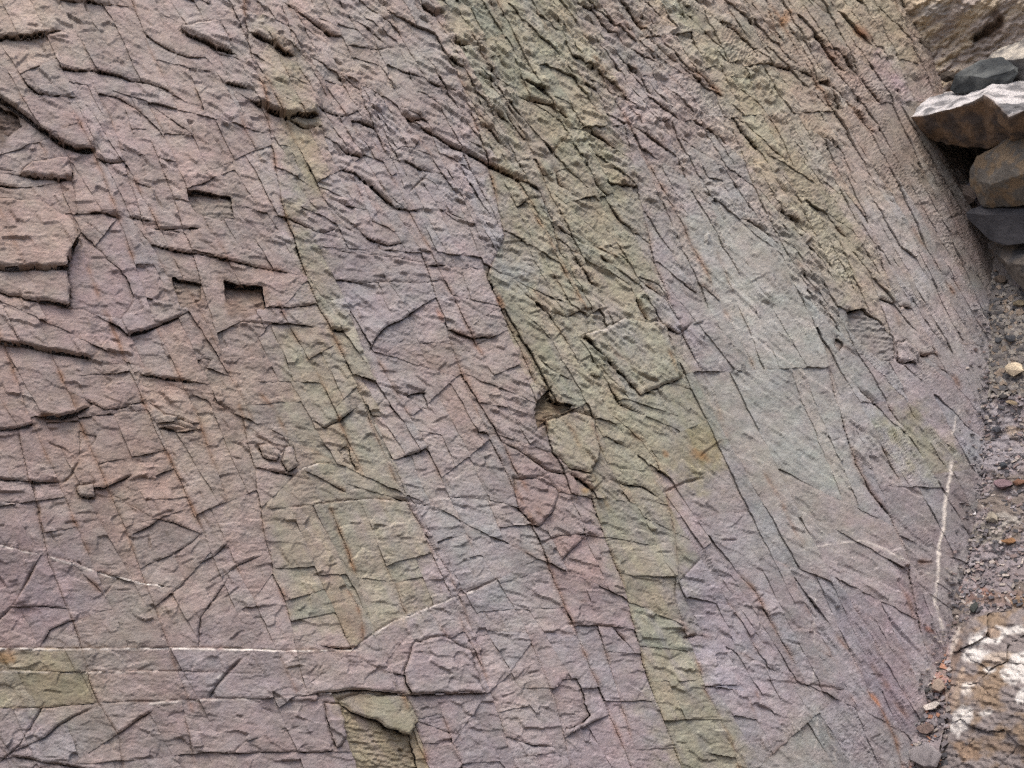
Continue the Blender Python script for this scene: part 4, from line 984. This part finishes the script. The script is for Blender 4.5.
ST = [(1014,369,21,15,(204,190,166),'cream white stone in the grey gravel of the gully',10),
 (996,429,11,7,(78,80,86),'dark chip alone on the lilac rubble below the gravel',5),
 (1003,465,9,6,(74,78,84),'dark chip just above a purple lump in the rubble',0),
 (1003,484,20,13,(134,114,120),'purple brown lump of rock half sunk in the rubble',8),
 (991,517,15,11,(172,164,150),'pale stone in the rubble beside dark chips',20),
 (957,524,18,4,(70,70,72),'thin dark sliver next to the thick white vein',14),
 (953,530,8,6,(214,210,206),'small white pebble below the thin dark sliver',0),
 (973,513,6,6,(206,204,206),'tiny white pebble in the rubble right of the thick vein',0),
 (1018,482,16,7,(126,96,80),'flat brown stone at the edge of the rubble',-4),
 (1008,541,17,7,(150,116,86),'flat tan stone lying on purple rock above the outcrop',-6),
 (1003,396,10,4,(80,78,78),'thin dark chip below the cream white stone',0),
 (1012,403,14,6,(150,136,114),'tan flat stone below the cream white stone',6),
 (974,607,8,13,(72,76,74),'dark upright chip above the white-crusted outcrop',25),
 (917,700,8,14,(160,158,156),'light grey oval pebble at the foot of the rock face',-8),
 (909,723,18,11,(138,138,138),'grey angular stone above the orange one',0),
 (902,746,12,17,(186,132,70),'orange stone at the foot of the rock face',-12),
 (931,706,21,8,(222,214,206),'white elongated stone beside the pale pink crust',-12),
 (926,756,34,26,(142,138,140),'grey block of rock between the orange stone and outcrop',10),
 (938,686,15,15,(150,136,124),'tan grey stone under the pink stained crust',0),
 (925,728,18,12,(132,116,110),'brown stone above the grey block',0),
 (1000,279,14,9,(120,108,96),'brown stone at the top of the gravel',0),
 (1019,303,14,7,(134,124,104),'tan flat stone below the dark broken rock',-5),
 (1010,338,12,8,(72,74,78),'dark stone above the cream white stone in gravel',10),
 (998,340,8,6,(82,84,88),'dark chip in the gravel beside the rock face',0),
 (930,671,9,5,(88,86,84),'dark sliver beside the pink stained crust',-30),
 (927,690,9,5,(84,84,84),'dark sliver leaning below another by the crust',-25)]
for i, (x, y, w, h, c, lb, tl) in enumerate(ST): stone(x, y, w, h, c, lb, tl, i)

# gravel and chips: nobody could count them
def gravel(name, zones, label, seed):
    rr_ = random.Random(seed); V = []; Q = []; K = []; vb = 0
    ico = bmesh.new(); bmesh.ops.create_cube(ico, size=1.3); bmesh.ops.delete(ico, geom=[], context='VERTS')
    ico.verts.ensure_lookup_table()
    bmesh.ops.triangulate(ico, faces=ico.faces[:]); ico0 = bmesh.new(); iv = np.array([v.co[:] for v in ico.verts]); iq = np.array([[v.index for v in f.verts] for f in ico.faces]); ico.free(); ico0.free()
    for (poly, n, s0, s1, cols, flat) in zones:
        p = np.array(poly, float); a, b = p.min(0), p.max(0); k = 0
        while k < n:
            x = rr_.uniform(a[0], b[0]); y = rr_.uniform(a[1], b[1])
            if not in_poly(p, np.array([x]), np.array([y]))[0]: continue
            k += 1; s = s0 + (s1 - s0) * rr_.random() ** 2.5
            q = iv * np.array([rr_.uniform(.7, 1.5), rr_.uniform(.45, .9) * flat, rr_.uniform(.4, .7)]) * (1 + np.array([[rr_.uniform(-.35, .35) for _ in range(3)] for _ in range(len(iv))]))
            th = rr_.gauss(0, .5); q = np.stack([q[:, 0] * math.cos(th) - q[:, 1] * math.sin(th), q[:, 0] * math.sin(th) + q[:, 1] * math.cos(th), q[:, 2]], 1) * s
            V.append(on_gully(x + q[:, 0], y + q[:, 1], q[:, 2] + 1.5)); Q.append(iq + vb); vb += len(iv)
            c = lin(rr_.choice(cols)) * rr_.uniform(.75, 1.25); K.append(np.tile(c, (len(iv), 1)))
    for _ in range(420):                                                     # chips lying on the foot of the face beside the gravel
        y = rr_.uniform(300, 690); x = float(np.interp(y, KY, KX)) + 6 - abs(rr_.gauss(0, 13)); s = rr_.uniform(.6, 2.2)
        q = iv * np.array([rr_.uniform(.8, 1.6), rr_.uniform(.4, .8), .5]) * (1 + np.array([[rr_.uniform(-.35, .35) for _ in range(3)] for _ in range(len(iv))])) * s
        V.append(on_face(x + q[:, 0], y + q[:, 1], q[:, 2] + 1.0)); Q.append(iq + vb); vb += len(iv); K.append(np.tile(lin(rr_.choice(LC)) * rr_.uniform(.75, 1.2), (len(iv), 1)))
    V = np.concatenate(V); Q = np.concatenate(Q); K = np.concatenate(K)
    me = bpy.data.meshes.new(name); me.from_pydata(V.tolist(), [], Q[:, ::-1].tolist())
    a = me.color_attributes.new('rock_colour', 'FLOAT_COLOR', 'POINT'); a.data.foreach_set('color', np.concatenate([K, np.ones((len(K), 1))], 1).astype(np.float32).ravel())
    me.materials.append(M_ROCK); o = bpy.data.objects.new(name, me); C.objects.link(o); return tag(o, label, kind='stuff')
GC = [(136,132,126),(120,116,114),(104,101,100),(152,147,140),(86,86,88),(138,126,114)]
LC = [(150,145,148),(128,123,126),(96,94,98),(170,162,156),(138,124,122),(84,84,88)]
gravel('gravel', [([(990,268),(1010,285),(1050,300),(1050,395),(985,395),(988,330)], 2600, 1.1, 4.2, GC, 1.0),
 ([(985,395),(1050,395),(1050,605),(975,610),(968,560),(978,500)], 1500, .8, 3.8, LC, .8),
 ([(905,690),(945,640),(952,690),(945,768),(940,800),(895,790)], 500, 1.0, 4.2, LC + [(170,130,110)], 1.0),
 ([(958,560),(985,560),(975,612),(955,630)], 200, .9, 3.4, LC, .9),
 ([(940,160),(975,190),(992,250),(996,275),(985,275),(960,215)], 90, 1.0, 3.5, [(128,110,96),(110,98,88),(96,86,78)], 1.0)], 'grey gravel and flat rock chips filling the gully', 4)

print('triangles', sum(2 * len(o.data.polygons) if len(o.data.loops) == 4 * len(o.data.polygons) else len(o.data.polygons) for o in bpy.data.objects if o.type == 'MESH'))
